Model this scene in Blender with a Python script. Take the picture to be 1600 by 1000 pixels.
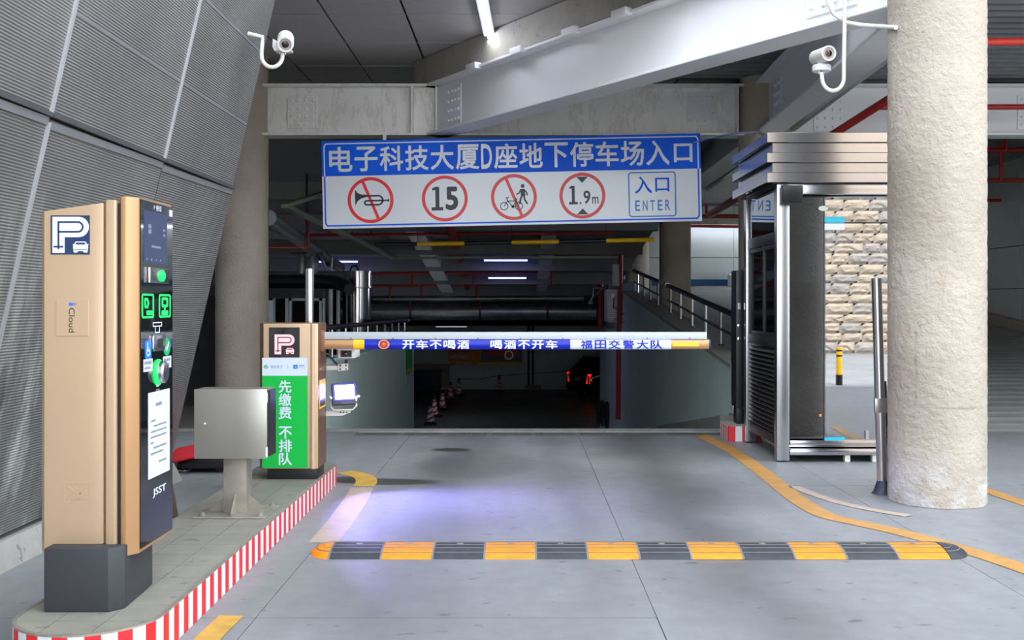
import bpy, bmesh, math, random
from mathutils import Vector, Matrix, noise
random.seed(7)
for o in list(bpy.data.objects): bpy.data.objects.remove(o, do_unlink=True)
SC = bpy.context.scene
COL = SC.collection

# ------------------------------------------------------------------ camera, sky, sun, exposure
F, H, CX, CY = 1650.0, 1.25, 815.0, 475.0       # focal length in px (1600 wide), eye height, vanishing point
cd = bpy.data.cameras.new('camera'); cd.sensor_fit = 'HORIZONTAL'; cd.sensor_width = 36.0
cd.lens = 36.0*F/1600.0; cd.shift_x = -(CX-800)/1600.0; cd.shift_y = (CY-500)/1600.0
cd.clip_start = 0.05; cd.clip_end = 300
cam = bpy.data.objects.new('camera', cd); COL.objects.link(cam)
cam.location = (0, 0, H); cam.rotation_euler = (math.pi/2, 0, 0); SC.camera = cam

world = bpy.data.worlds.new('sky'); SC.world = world; world.use_nodes = True
wn = world.node_tree.nodes; bgn = wn['Background']
bgn.inputs['Color'].default_value = (0.85, 0.92, 1.0, 1); bgn.inputs['Strength'].default_value = 2.6
sd = bpy.data.lights.new('sun', 'SUN'); sd.energy = 9.0; sd.angle = math.radians(3); sd.color = (1.0, 0.95, 0.87)
sun = bpy.data.objects.new('sun', sd); COL.objects.link(sun)
sun.rotation_euler = Vector((-0.15, -0.49, -0.86)).to_track_quat('-Z', 'Y').to_euler(); sun.location = (4, 8, 14)
vs = SC.view_settings
vs.view_transform = 'Standard'; vs.look = 'None'; vs.gamma = 1.0; vs.use_curve_mapping = False
vs.exposure = 0.90

# ------------------------------------------------------------------ materials
def lin(c):
    return tuple(((x/255)/12.92 if x/255 <= 0.04045 else (((x/255)+0.055)/1.055)**2.4) for x in c)

class NT:
    def __init__(s, name):
        s.m = bpy.data.materials.new(name); s.m.use_nodes = True
        s.t = s.m.node_tree; s.n = s.t.nodes; s.b = s.n['Principled BSDF']
    def node(s, typ, **kw):
        n = s.n.new(typ)
        for k, v in kw.items(): setattr(n, k, v)
        return n
    def link(s, a, b): s.t.links.new(a, b)
    def pos(s, scale=(1, 1, 1), rot=(0, 0, 0), loc=(0, 0, 0)):
        g = s.node('ShaderNodeNewGeometry'); mp = s.node('ShaderNodeMapping')
        mp.inputs['Scale'].default_value = scale; mp.inputs['Rotation'].default_value = rot; mp.inputs['Location'].default_value = loc
        s.link(g.outputs['Position'], mp.inputs['Vector']); return mp.outputs[0]
    def noise(s, scale=5, detail=4, rough=.55, vec=None):
        n = s.node('ShaderNodeTexNoise'); n.inputs['Scale'].default_value = scale
        n.inputs['Detail'].default_value = detail; n.inputs['Roughness'].default_value = rough
        s.link(vec if vec else s.pos(), n.inputs['Vector']); return n.outputs['Fac']
    def ramp(s, fac, stops, interp='LINEAR'):
        r = s.node('ShaderNodeValToRGB'); e = r.color_ramp.elements; r.color_ramp.interpolation = interp
        while len(e) < len(stops): e.new(0.5)
        for x, (p, c) in zip(e, stops):
            x.position = p; x.color = (*c, 1) if isinstance(c, tuple) else (c, c, c, 1)
        s.link(fac, r.inputs[0]); return r.outputs[0]
    def mix(s, fac, a, b, mode='MIX'):
        m = s.node('ShaderNodeMix', data_type='RGBA', blend_type=mode)
        for sock, v in ((m.inputs[0], fac), (m.inputs[6], a), (m.inputs[7], b)):
            if isinstance(v, (int, float)): sock.default_value = v
            elif isinstance(v, tuple): sock.default_value = (*v, 1)
            else: s.link(v, sock)
        return m.outputs[2]
    def math(s, op, a, b=0.0, clamp=False):
        m = s.node('ShaderNodeMath', operation=op, use_clamp=clamp)
        for sock, v in ((m.inputs[0], a), (m.inputs[1], b)):
            if isinstance(v, (int, float)): sock.default_value = v
            else: s.link(v, sock)
        return m.outputs[0]
    def bump(s, h, strength=.3, dist=.01):
        b = s.node('ShaderNodeBump'); b.inputs['Strength'].default_value = strength; b.inputs['Distance'].default_value = dist
        s.link(h, b.inputs['Height']); s.link(b.outputs[0], s.b.inputs['Normal'])
    def set(s, **kw):
        for k, v in kw.items():
            sock = s.b.inputs[{'col': 'Base Color', 'rough': 'Roughness', 'metal': 'Metallic', 'spec': 'Specular IOR Level',
                               'coat': 'Coat Weight', 'emit': 'Emission Color', 'es': 'Emission Strength'}[k]]
            if isinstance(v, (int, float)): sock.default_value = v
            elif isinstance(v, tuple): sock.default_value = (*v, 1)
            else: s.link(v, sock)
        return s
    def xyz(s):
        g = s.node('ShaderNodeNewGeometry'); x = s.node('ShaderNodeSeparateXYZ'); s.link(g.outputs['Position'], x.inputs[0]); return x.outputs

def M(name, rgb, rough=.5, metal=0, var=.08, scale=4, bump=0, bscale=60, stretch=(1, 1, 1), spec=.5, coat=0):
    t = NT(name); c = lin(rgb); n = t.noise(scale, vec=t.pos(stretch))
    col = t.ramp(n, [(.25, tuple(x*(1-var) for x in c)), (.75, tuple(min(1, x*(1+var)) for x in c))])
    t.set(col=col, rough=rough, metal=metal, spec=spec, coat=coat)
    if bump: t.bump(t.noise(bscale, 3, vec=t.pos(stretch)), bump, .004)
    return t.m
def E(name, rgb, strength, base=(0, 0, 0)):
    t = NT(name); n = t.noise(3); e = t.ramp(n, [(.3, lin(rgb)), (.7, tuple(x*.97 for x in lin(rgb)))])
    t.set(col=base, rough=.4, emit=e, es=strength); return t.m

MAT = {}
def concrete(name, rgb, var=.12, rough=.6, lane=False, spec=.4):
    t = NT(name); c = lin(rgb)
    n1 = t.noise(.7, 6, .6); n2 = t.noise(9, 5, .6); n3 = t.noise(1.0, 4, .6, t.pos((6, .5, 1)))
    col = t.ramp(n1, [(.28, tuple(x*(1-var) for x in c)), (.72, tuple(x*(1+var) for x in c))])
    col = t.mix(.7, col, t.ramp(n2, [(.3, .78), (.7, 1.0)]), 'MULTIPLY')
    col = t.mix(.35, col, t.ramp(n3, [(.35, .72), (.65, 1.0)]), 'MULTIPLY')
    spots = t.ramp(t.noise(8, 2, .5, t.pos((1, 1.6, 1))), [(.685, 0.0), (.70, 1.0)])
    col = t.mix(t.math('MULTIPLY', spots, .55), col, tuple(x*.3 for x in c))
    if lane:
        x, y, z = t.xyz()
        wob = t.math('MULTIPLY', t.math('SUBTRACT', t.noise(.9, 3), .5), .55)
        xx = t.math('ADD', x, wob)
        for xc, w, d in ((1.02, .30, .62), (-.55, .26, .42), (.30, .12, .25)):           # tyre tracks
            a = t.math('DIVIDE', t.math('SUBTRACT', xx, xc), w)
            g = t.math('MULTIPLY', t.math('POWER', 2.718, t.math('MULTIPLY', t.math('MULTIPLY', a, a), -1.0)), d)
            far = t.ramp(t.math('MULTIPLY', y, .1), [(.30, .35), (.62, 1.0)])
            col = t.mix(t.math('MULTIPLY', g, far), col, lin((64, 63, 62)))
        for xc, yc, rx, ry, d in ((-.95, 7.45, .50, .17, .85), (-.62, 9.05, .20, .14, .9), (-.35, 8.3, .55, .9, .30), (-1.26, 7.52, .16, .16, .8)):   # oil stains
            a = t.math('DIVIDE', t.math('ADD', t.math('SUBTRACT', x, xc), t.math('MULTIPLY', wob, .35)), rx)
            b = t.math('DIVIDE', t.math('ADD', t.math('SUBTRACT', y, yc), t.math('MULTIPLY', wob, .25)), ry)
            r2 = t.math('ADD', t.math('MULTIPLY', a, a), t.math('MULTIPLY', b, b))
            g = t.math('MULTIPLY', t.ramp(r2, [(.35, 1.0), (1.0, 0.0)], 'EASE'), d)
            col = t.mix(g, col, lin((52, 46, 40)))
    t.set(col=col, rough=t.ramp(n1, [(.3, rough-.1), (.7, rough+.08)]), spec=spec)
    t.bump(t.noise(40, 4), .25, .004)
    return t.m
MAT['floor'] = concrete('concrete_floor', (135, 137, 140), .14, .50, True, .5)
MAT['conc'] = concrete('concrete_grey', (160, 158, 152), .12, .75)
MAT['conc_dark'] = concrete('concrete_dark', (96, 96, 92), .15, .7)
MAT['basefloor'] = concrete('concrete_basement', (110, 122, 116), .15, .45)
MAT['joint'] = M('joint_filler', (104, 103, 100), .9)
MAT['tile'] = concrete('kerb_tile', (138, 135, 126), .22, .6)
MAT['wallgreen'] = M('wall_paint_greygreen', (212, 230, 227), .7, var=.06, scale=2, bump=.1)
MAT['wallpanel'] = M('wall_panel_pale', (198, 206, 202), .5, var=.05, scale=1.5)
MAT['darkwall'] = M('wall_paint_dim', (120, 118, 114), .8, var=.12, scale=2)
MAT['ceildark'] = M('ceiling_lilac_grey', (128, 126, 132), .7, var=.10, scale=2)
MAT['ceilpanel'] = M('ceiling_panel_grey', (182, 177, 174), .55, var=.07, scale=5, stretch=(1, 4, 1))

t = NT('stucco_white'); n = t.noise(34, 4, .6); n2 = t.noise(1.6, 4)
c = t.ramp(n2, [(.3, lin((160, 149, 136))), (.7, lin((186, 177, 164)))])
sp = t.ramp(t.noise(60, 2), [(.70, 0.0), (.74, 1.0)])
sc_ = t.ramp(t.noise(3, 6, .7, t.pos((1, 1, .25))), [(.66, 0.0), (.72, 1.0)])
c = t.mix(t.math('MULTIPLY', sp, .35), c, lin((140, 126, 108))); c = t.mix(t.math('MULTIPLY', sc_, .22), c, lin((150, 122, 92)))
x, y, z = t.xyz()
front = t.math('MULTIPLY', t.math('LESS_THAN', y, 6.75), t.math('GREATER_THAN', x, 2.2))
def band(v, a, b_, soft=.012):                      # 1 between a and b_, with worn edges
    w_ = t.math('ADD', v, t.math('MULTIPLY', t.math('SUBTRACT', t.noise(28, 3), .5), soft*1.6))
    return t.math('MULTIPLY', t.math('GREATER_THAN', w_, a), t.math('LESS_THAN', w_, b_))
crack = t.math('MAXIMUM', t.math('MULTIPLY', band(z, .608, .620), band(x, 2.44, 2.86)), t.math('MULTIPLY', band(x, 2.428, 2.440), band(z, .61, 1.08)))
c = t.mix(t.math('MULTIPLY', t.math('MULTIPLY', t.math('MULTIPLY', crack, front), t.ramp(t.noise(7, 4), [(.38, .15), (.6, 1.0)])), .38), c, lin((112, 100, 88)))
worn = t.math('MULTIPLY', t.math('MULTIPLY', t.ramp(z, [(.10, 1.0), (.36, 0.0)]), t.ramp(t.noise(6, 4), [(.42, 0.0), (.58, 1.0)])), front)
c = t.mix(t.math('MULTIPLY', worn, .5), c, lin((206, 208, 212)))
t.set(col=c, rough=.85, spec=.2); t.bump(n, .85, .016); MAT['stucco'] = t.m

t = NT('beam_paint_stained'); n = t.noise(2.2, 6, .6); n2 = t.noise(3.0, 5, .65, t.pos((2.2, 2.2, .7)))
c = t.ramp(n, [(.3, lin((228, 226, 222))), (.7, lin((245, 244, 241)))])
ed = t.ramp(n2, [(.52, 0.0), (.57, .32), (.60, .10), (.66, 0.0)])
c = t.mix(ed, c, lin((176, 164, 148)))
ru = t.ramp(t.noise(2.3, 3, .5, t.pos((1.3, 1.3, .5), loc=(3.1, 1, 2))), [(.68, 0.0), (.82, .45)])
c = t.mix(ru, c, lin((150, 120, 100)))
t.set(col=c, rough=.55); t.bump(t.noise(25, 4), .15, .003); MAT['beam_old'] = t.m
MAT['beam'] = M('beam_paint_clean', (230, 230, 233), .5, var=.04, scale=1.2, bump=.05, bscale=15)
MAT['slabband'] = concrete('slab_edge_concrete', (176, 170, 158), .18, .8)
MAT['deck'] = M('metal_deck', (120, 122, 124), .5, metal=.3, var=.12, scale=3)

t = NT('perforated_metal_mesh')       # fine horizontal ribs with dirt and water marks
x, y, z = t.xyz()
w = t.math('SINE', t.math('MULTIPLY', z, 2*math.pi/.0135)); dots = t.math('SINE', t.math('MULTIPLY', y, 2*math.pi/.011))
rib = t.ramp(t.math('ADD', t.math('MULTIPLY', w, .36), t.math('ADD', t.math('MULTIPLY', dots, .10), .5)), [(.15, .42), (.6, 1.0)])
n = t.noise(.9, 5, .6)
c = t.ramp(n, [(.3, lin((128, 127, 124))), (.7, lin((158, 157, 154)))])
stre = t.ramp(t.noise(1.6, 6, .65, t.pos((1, 3.2, .8))), [(.47, 0.0), (.60, 1.0)])
low = t.math('MULTIPLY', t.ramp(t.math('MULTIPLY', z, .5), [(.35, 1.0), (.95, .0)]), t.ramp(t.math('MULTIPLY', y, .1), [(.50, 1.0), (.66, .05)]))
c = t.mix(t.math('MULTIPLY', stre, t.math('MULTIPLY', low, .9)), c, lin((225, 224, 220)))
drk = t.ramp(t.noise(2.3, 5, .6, t.pos((1, 2.6, .6), loc=(5, 2, 1))), [(.55, 0.0), (.68, 1.0)])
c = t.mix(t.math('MULTIPLY', drk, t.math('MULTIPLY', low, .85)), c, lin((84, 82, 80)))
c = t.mix(1.0, c, rib, 'MULTIPLY')
t.set(col=c, rough=.45, metal=.45); t.bump(w, .5, .003); MAT['mesh'] = t.m
MAT['seam'] = M('panel_seam_metal', (186, 187, 190), .4, metal=.4)
MAT['seam_mid'] = M('panel_seam_grey', (138, 138, 142), .5, metal=.4)
MAT['seam_dark'] = M('panel_seam_dark', (92, 92, 94), .5, metal=.4)

t = NT('ribbed_ramp_concrete'); x, y, z = t.xyz()
w = t.math('SINE', t.math('MULTIPLY', y, 2*math.pi/.30)); n = t.noise(1.2, 5)
c = t.ramp(n, [(.3, lin((128, 132, 128))), (.7, lin((160, 164, 160)))])
c = t.mix(t.ramp(w, [(.55, 0.0), (.95, .35)]), c, lin((80, 82, 80)))
t.set(col=c, rough=.6); t.bump(w, .5, .01); MAT['ribramp'] = t.m

MAT['steel'] = M('brushed_steel', (196, 196, 198), .24, metal=1, var=.08, scale=40, stretch=(1, 1, .03), bump=.04, bscale=200)
MAT['steel_h'] = M('brushed_steel_fascia', (190, 190, 194), .17, metal=1, var=.05, scale=40, stretch=(.03, .03, 1))
MAT['steel_cab'] = M('cabinet_steel', (186, 183, 176), .33, metal=.85, var=.08, scale=3)
MAT['steel_dirty'] = M('worn_steel', (160, 154, 144), .5, metal=.6, var=.2, scale=14)
MAT['tube'] = M('polished_tube', (205, 205, 210), .14, metal=1, var=.03)
MAT['darkmetal'] = M('dark_metal', (58, 58, 60), .4, metal=.6, var=.1)
MAT['greyduct'] = M('galvanised_duct', (150, 154, 154), .38, metal=.7, var=.2, scale=9)
MAT['black'] = M('black_plastic', (26, 27, 30), .4, var=.1)
MAT['blackglass'] = M('black_glass', (10, 11, 15), .06, var=.05, coat=.6, spec=.6)
MAT['gold'] = M('champagne_paint', (198, 169, 138), .32, metal=.25, var=.025, scale=3, coat=.2)
MAT['gold_d'] = M('champagne_paint_deep', (186, 142, 100), .32, metal=.35, var=.03, scale=3)
MAT['brown'] = M('bronze_paint', (120, 88, 66), .4, metal=.3, var=.05)
MAT['base'] = M('charcoal_powder_coat', (52, 54, 58), .55, var=.06, scale=30, bump=.1, bscale=300)
MAT['white'] = M('white_paint', (214, 216, 220), .45, var=.02)
MAT['offwhite'] = M('cream_plastic', (226, 224, 214), .4, var=.03)
MAT['red'] = M('red_paint', (214, 34, 40), .45, var=.06)
MAT['redpipe'] = M('red_pipe_paint', (176, 40, 38), .45, var=.12, scale=6)
MAT['redbright'] = M('red_pipe_bright', (232, 66, 52), .45, var=.08, scale=6)
MAT['yellow'] = M('yellow_paint', (250, 190, 20), .45, var=.08, scale=12)
MAT['bumpyellow'] = M('worn_yellow_rubber', (236, 132, 6), .55, var=.22, scale=22, stretch=(.5, 2, 1), bump=.2)
MAT['bumpblack'] = M('black_rubber', (48, 52, 60), .55, var=.3, scale=18, bump=.2)
MAT['bumpgroove'] = M('rubber_groove', (112, 110, 108), .8, var=.15)
MAT['signblue'] = M('sign_blue', (0, 96, 236), .45, var=.03, spec=.2)
MAT['signwhite'] = M('sign_white', (226, 230, 236), .28, var=.015, coat=.3)
MAT['signred'] = M('sign_red', (232, 30, 28), .35, var=.03)
MAT['signblack'] = M('sign_black', (28, 32, 44), .4, var=.05)
MAT['cyan'] = M('enter_blue', (0, 128, 206), .35, var=.04)
MAT['filmblue'] = M('film_blue', (8, 34, 168), .25, var=.03, spec=.35)
MAT['railwhite'] = M('rail_white', (178, 185, 192), .4, var=.02)
MAT['shoe'] = M('post_shoe', (44, 50, 66), .5)
MAT['green'] = M('poster_green', (0, 178, 66), .4, var=.02)
MAT['paleblue'] = M('poster_pale_blue', (204, 216, 238), .4, var=.02)
MAT['icongreen'] = M('icon_green', (20, 170, 100), .4)
MAT['iconblue'] = M('icon_blue', (20, 120, 220), .4)
MAT['greytext'] = M('grey_print', (120, 130, 140), .5)
MAT['paper'] = M('notice_paper', (214, 220, 236), .5, var=.02)
MAT['rubber'] = M('black_cone_rubber', (20, 20, 22), .7)
MAT['bluetrim'] = M('blue_skirting', (24, 84, 136), .5)
MAT['navy'] = M('navy_paint', (24, 50, 92), .5)
MAT['yline'] = M('worn_yellow_line', (178, 132, 72), .6, var=.16, scale=9, bump=.1)
MAT['yline_f'] = M('faded_line', (172, 154, 140), .6, var=.12, scale=9)
MAT['yline_o'] = M('faded_line_ochre', (190, 150, 66), .6, var=.25, scale=9)
MAT['stone'] = M('split_face_stone', (160, 145, 128), .85, var=.16, scale=2.3, bump=.6, bscale=14)
MAT['stone2'] = M('split_face_stone_grey', (144, 136, 128), .85, var=.16, scale=2.3, bump=.5, bscale=14)
MAT['mortar'] = M('mortar', (132, 124, 114), .9)
MAT['mirror'] = M('mirror_film_glass', (168, 172, 178), .012, metal=1, var=.01)
MAT['darkpane'] = M('dark_tinted_glass', (16, 14, 13), .03, var=.1, spec=.35)
MAT['bluefoil'] = M('teal_clip', (30, 178, 204), .4)
MAT['plank'] = M('dark_brown_board', (84, 66, 52), .7, var=.2, scale=10)
MAT['cloth'] = M('red_cover', (196, 28, 44), .6, var=.12, scale=10)
MAT['alu'] = M('aluminium_frame', (176, 182, 184), .35, metal=.5)
MAT['traygreen'] = M('cable_tray_paint', (150, 158, 140), .5, metal=.2)
MAT['carpaint'] = M('black_car_paint', (14, 14, 16), .15, coat=.8)
MAT['orange'] = M('banner_orange', (232, 140, 30), .5)
MAT['led_white'] = E('tube_light_glow', (226, 234, 255), 9)
MAT['led_dim'] = E('tube_light_dim', (200, 210, 220), .35)
MAT['led_blue'] = E('tube_light_blue', (120, 130, 255), 5)
MAT['flood'] = E('flood_led_glow', (170, 170, 255), 9)
MAT['floodrim'] = E('flood_lens_rim', (40, 40, 255), 2.5)
MAT['ledgreen'] = E('green_indicator', (20, 235, 90), 1.6)
MAT['ledpink'] = E('pink_led', (255, 176, 186), 1.0)
MAT['ledpink_r'] = E('red_led', (240, 60, 90), .8)
MAT['pwhite'] = E('lit_white_sign', (228, 238, 255), .30, lin((200, 206, 216)))
MAT['tail'] = E('tail_light', (255, 30, 20), 1.1)
MAT['screen'] = E('dim_screen', (52, 66, 104), .6, (.01, .01, .02))

# ------------------------------------------------------------------ mesh builder
WL = {}                                              # world location of every object made
class B:
    def __init__(s): s.v = []; s.f = []; s.mi = []; s.cur = 0
    def add(s, vs, fs):
        o = len(s.v); s.v += [tuple(v) for v in vs]
        for f in fs: s.f.append([i+o for i in f]); s.mi.append(s.cur)
        return s
    def m(s, i): s.cur = i; return s
    def box(s, x0, x1, y0, y1, z0, z1):
        return s.add([(x, y, z) for x in (x0, x1) for y in (y0, y1) for z in (z0, z1)],
                     [(0, 1, 3, 2), (4, 6, 7, 5), (0, 4, 5, 1), (2, 3, 7, 6), (0, 2, 6, 4), (1, 5, 7, 3)])
    def obox(s, p0, p1, w, h, up=(0, 0, 1)):
        """bar of width w, height h along p0-p1"""
        p0 = Vector(p0); p1 = Vector(p1); d = (p1-p0).normalized(); u = Vector(up); u = (u-d*u.dot(d)).normalized(); r = d.cross(u)
        vs = [p+r*a*w/2+u*b*h/2 for p in (p0, p1) for a in (-1, 1) for b in (-1, 1)]
        return s.add(vs, [(0, 1, 3, 2), (4, 6, 7, 5), (0, 4, 5, 1), (2, 3, 7, 6), (0, 2, 6, 4), (1, 5, 7, 3)])
    def fbox(s, fr, u0, u1, v0, v1, d0, d1):
        """box in a frame (origin, ux, uy, n)"""
        O, ux, uy, n = fr
        vs = [O+ux*u+uy*v+n*d for u in (u0, u1) for v in (v0, v1) for d in (d0, d1)]
        return s.add(vs, [(0, 1, 3, 2), (4, 6, 7, 5), (0, 4, 5, 1), (2, 3, 7, 6), (0, 2, 6, 4), (1, 5, 7, 3)])
    def fprism(s, fr, poly, d0, d1):
        O, ux, uy, n = fr; k = len(poly)
        vs = [O+ux*u+uy*v+n*d0 for u, v in poly]+[O+ux*u+uy*v+n*d1 for u, v in poly]
        return s.add(vs, [tuple(range(k))[::-1], tuple(range(k, 2*k))]+[(i, (i+1) % k, (i+1) % k+k, i+k) for i in range(k)])
    def prism(s, poly, z0, z1): return s.fprism((Vector((0, 0, 0)), Vector((1, 0, 0)), Vector((0, 1, 0)), Vector((0, 0, 1))), poly, z0, z1)
    def tube(s, pts, r, n=12, caps=True, closed=False):
        pts = [Vector(p) for p in pts]; k = len(pts); rings = []; prev = None
        for i, p in enumerate(pts):
            if closed: d = (pts[(i+1) % k]-pts[i-1]).normalized()
            else: d = (pts[min(i+1, k-1)]-pts[max(i-1, 0)]).normalized()
            if prev is None:
                a = Vector((0, 0, 1)) if abs(d.z) < .9 else Vector((1, 0, 0)); u = d.cross(a).normalized()
            else:
                u = (prev-d*prev.dot(d)).normalized()
            prev = u; w = d.cross(u); rr = r[i] if isinstance(r, (list, tuple)) else r
            rings.append([p+(u*math.cos(2*math.pi*j/n)+w*math.sin(2*math.pi*j/n))*rr for j in range(n)])
        fs = []
        for i in range(k if closed else k-1):
            i2 = (i+1) % k
            for j in range(n): fs.append((i*n+j, i*n+(j+1) % n, i2*n+(j+1) % n, i2*n+j))
        if caps and not closed: fs += [tuple(range(n))[::-1], tuple((k-1)*n+j for j in range(n))]
        return s.add([v for R in rings for v in R], fs)
    def lathe(s, prof, c=(0, 0, 0), n=24, axis='z'):
        vs = []
        for r, h in prof:
            for j in range(n):
                a = 2*math.pi*j/n; x, y = r*math.cos(a), r*math.sin(a)
                vs.append((c[0]+x, c[1]+y, c[2]+h) if axis == 'z' else (c[0]+x, c[1]+h, c[2]+y) if axis == 'y' else (c[0]+h, c[1]+x, c[2]+y))
        fs = [(i*n+j, i*n+(j+1) % n, (i+1)*n+(j+1) % n, (i+1)*n+j) for i in range(len(prof)-1) for j in range(n)]
        fs += [tuple(range(n))[::-1], tuple((len(prof)-1)*n+j for j in range(n))]
        return s.add(vs, fs)
    def ribbon(s, fr, path, w, d0, d1, closed=False):
        """flat stroke of width w following a 2D path in a frame"""
        k = len(path); L = []; R = []
        for i, p in enumerate(path):
            p = Vector(p)
            if closed: a, b = Vector(path[i-1]), Vector(path[(i+1) % k])
            else: a, b = Vector(path[max(i-1, 0)]), Vector(path[min(i+1, k-1)])
            e1 = (p-a).normalized() if (p-a).length > 1e-9 else (b-p).normalized()
            e2 = (b-p).normalized() if (b-p).length > 1e-9 else e1
            n1 = Vector((-e1.y, e1.x)); n2 = Vector((-e2.y, e2.x)); mm = (n1+n2).normalized()
            q = w/2/max(.35, mm.dot(n1)); L.append(p+mm*q); R.append(p-mm*q)
        for i in range(k if closed else k-1):
            j = (i+1) % k; s.fprism(fr, [tuple(R[i]), tuple(R[j]), tuple(L[j]), tuple(L[i])], d0, d1)
        return s
    def build(s, name, mats, parent=None, bevel=0, segs=2, smooth=35, recalc=True, kind=None):
        me = bpy.data.meshes.new(name)
        lo = [min(v[i] for v in s.v) for i in range(3)]; hi = [max(v[i] for v in s.v) for i in range(3)]
        c = Vector([(a+b)/2 for a, b in zip(lo, hi)])
        if parent is None: c.z = lo[2]
        me.from_pydata([Vector(v)-c for v in s.v], [], s.f)
        for p, i in zip(me.polygons, s.mi): p.material_index = i
        for m in (mats if isinstance(mats, (list, tuple)) else [mats]): me.materials.append(MAT[m] if isinstance(m, str) else m)
        if recalc or bevel:
            bm = bmesh.new(); bm.from_mesh(me)
            if bevel:
                bmesh.ops.remove_doubles(bm, verts=bm.verts, dist=1e-5)
                ed = [e for e in bm.edges if len(e.link_faces) == 2 and e.calc_face_angle(0) > .5]
                bmesh.ops.bevel(bm, geom=ed, offset=bevel, segments=segs, affect='EDGES', profile=.6)
            bmesh.ops.recalc_face_normals(bm, faces=bm.faces); bm.to_mesh(me); bm.free()
        if bevel and smooth == 35: smooth = 20
        if smooth:
            for p in me.polygons: p.use_smooth = True
            me.set_sharp_from_angle(angle=math.radians(smooth))
        return place(me, name, c, parent, kind)
def place(me, name, wloc, parent=None, kind=None):
    o = bpy.data.objects.new(name, me); COL.objects.link(o); wloc = Vector(wloc)
    if parent is not None: o.parent = parent; o.location = wloc-WL[parent.name]
    else: o.location = wloc
    WL[o.name] = wloc
    if kind: o['kind'] = kind
    return o
def thing(name, label, cat, loc, group=None):
    o = bpy.data.objects.new(name, None); o.empty_display_size = .1; COL.objects.link(o); o.location = loc; WL[o.name] = Vector(loc)
    o['label'] = label; o['category'] = cat
    if group: o['group'] = group
    return o
def tag(o, label, cat, group=None):
    o['label'] = label; o['category'] = cat
    if group: o['group'] = group
    return o
def struct(o, label=None):
    o['kind'] = 'structure'
    if label: o['label'] = label
    return o
def sroot(name, loc=(0, 0, 0), label=None):
    o = bpy.data.objects.new(name, None); COL.objects.link(o); o.location = loc; WL[o.name] = Vector(loc); return struct(o, label)
def P(px, py, Y): return Vector(((px-CX)/F*Y, Y, H-(py-CY)/F*Y))
def G(px, py, z=0.0):
    Y = F*(H-z)/(py-CY); return Vector(((px-CX)/F*Y, Y, z))
def arc(c, r, a0, a1, n): return [(c[0]+r*math.cos(math.radians(a0+(a1-a0)*i/n)), c[1]+r*math.sin(math.radians(a0+(a1-a0)*i/n))) for i in range(n+1)]
def rrect(u0, u1, v0, v1, r, n=4):
    return arc((u1-r, v1-r), r, 0, 90, n)+arc((u0+r, v1-r), r, 90, 180, n)+arc((u0+r, v0+r), r, 180, 270, n)+arc((u1-r, v0+r), r, 270, 360, n)
def FR(o, ux=(1, 0, 0), uy=(0, 0, 1), s=1.0):
    ux = Vector(ux); uy = Vector(uy); return (Vector(o), ux*s, uy*s, ux.cross(uy).normalized())
def text(body, mat, fr, cu, cv, w, h, name, parent, bold=0.0, d=.0012, vertical=False, rot=False):
    """lettering fitted into a w x h box centred on (cu, cv) of a frame"""
    cu_ = bpy.data.curves.new('lettering', 'FONT'); cu_.body = body; cu_.resolution_u = 3
    if vertical: cu_.space_line = .98
    ob = bpy.data.objects.new('lettering_src', cu_); COL.objects.link(ob); bpy.context.view_layer.update()
    me = bpy.data.meshes.new_from_object(ob.evaluated_get(bpy.context.evaluated_depsgraph_get()))
    bpy.data.objects.remove(ob, do_unlink=True); bpy.data.curves.remove(cu_)
    xs = [v.co.x for v in me.vertices]; ys = [v.co.y for v in me.vertices]
    x0, x1, y0, y1 = min(xs), max(xs), min(ys), max(ys); O, ux, uy, n = fr
    x0 -= bold; x1 += bold; y0 -= bold; y1 += bold; bb = B()
    for kx, ky in ((0, 0), (1, 0), (-1, 0), (0, 1), (0, -1), (.7, .7), (-.7, .7), (.7, -.7), (-.7, -.7)) if bold else ((0, 0),):
        pts = []                                    # heavier strokes: the same outline laid down a little to each side
        for v in me.vertices:
            a = (v.co.x+kx*bold-x0)/(x1-x0)-.5; b = (v.co.y+ky*bold-y0)/(y1-y0)-.5
            if rot: a, b = b, -a
            pts.append(O+ux*(cu+a*w)+uy*(cv+b*h)+n*(d+(.00002*(kx+2*ky))))
        bb.add(pts, [tuple(p.vertices) for p in me.polygons])
    bpy.data.meshes.remove(me); b = bb
    return b.build(name, mat, parent, smooth=0, recalc=False)

# ------------------------------------------------------------------ ground
floor = sroot('floor', (0, 5, 0))
XJ = [-9.0, -5.2, -2.6, -1.06, .54, 2.15, 5.5, 8.85]; YJ = [-9.3, -5, -1.5, 1.2, 4.21, 7.28, 10.05]
for i in range(len(XJ)-1):
    for j in range(len(YJ)-1):
        B().box(XJ[i]+.0018, XJ[i+1]-.0018, YJ[j]+.0018, YJ[j+1]-.0018, -.15, random.uniform(-.002, 0)).build('slab', 'floor', floor, smooth=0)
B().box(-9, 8.85, -9.3, 10.6, -.3, -.012).build('joint_bed', 'joint', floor, smooth=0)
B().box(-9, 8.85, 10.37, 10.6, -.15, 0).build('crest_strip', 'conc', floor, smooth=0)
B().box(-9, -1.6, 10.05, 10.37, -.15, -.001).build('slab', 'floor', floor, smooth=0)
B().box(2.25, 8.85, 10.05, 10.37, -.15, -.001).build('slab', 'floor', floor, smooth=0)
drain = thing('drain_channel', 'dark iron drainage grating running across the lane at the top of the ramp', 'drain', (0.3, 10.2, -.012))
gb = B()
for k in range(10): gb.box(-.18+k*.038, -.16+k*.038, -.12, .12, -.02, 0)
gb.box(-.2, .2, -.14, -.12, -.02, 0).box(-.2, .2, .12, .14, -.02, 0)
me0 = None
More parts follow.
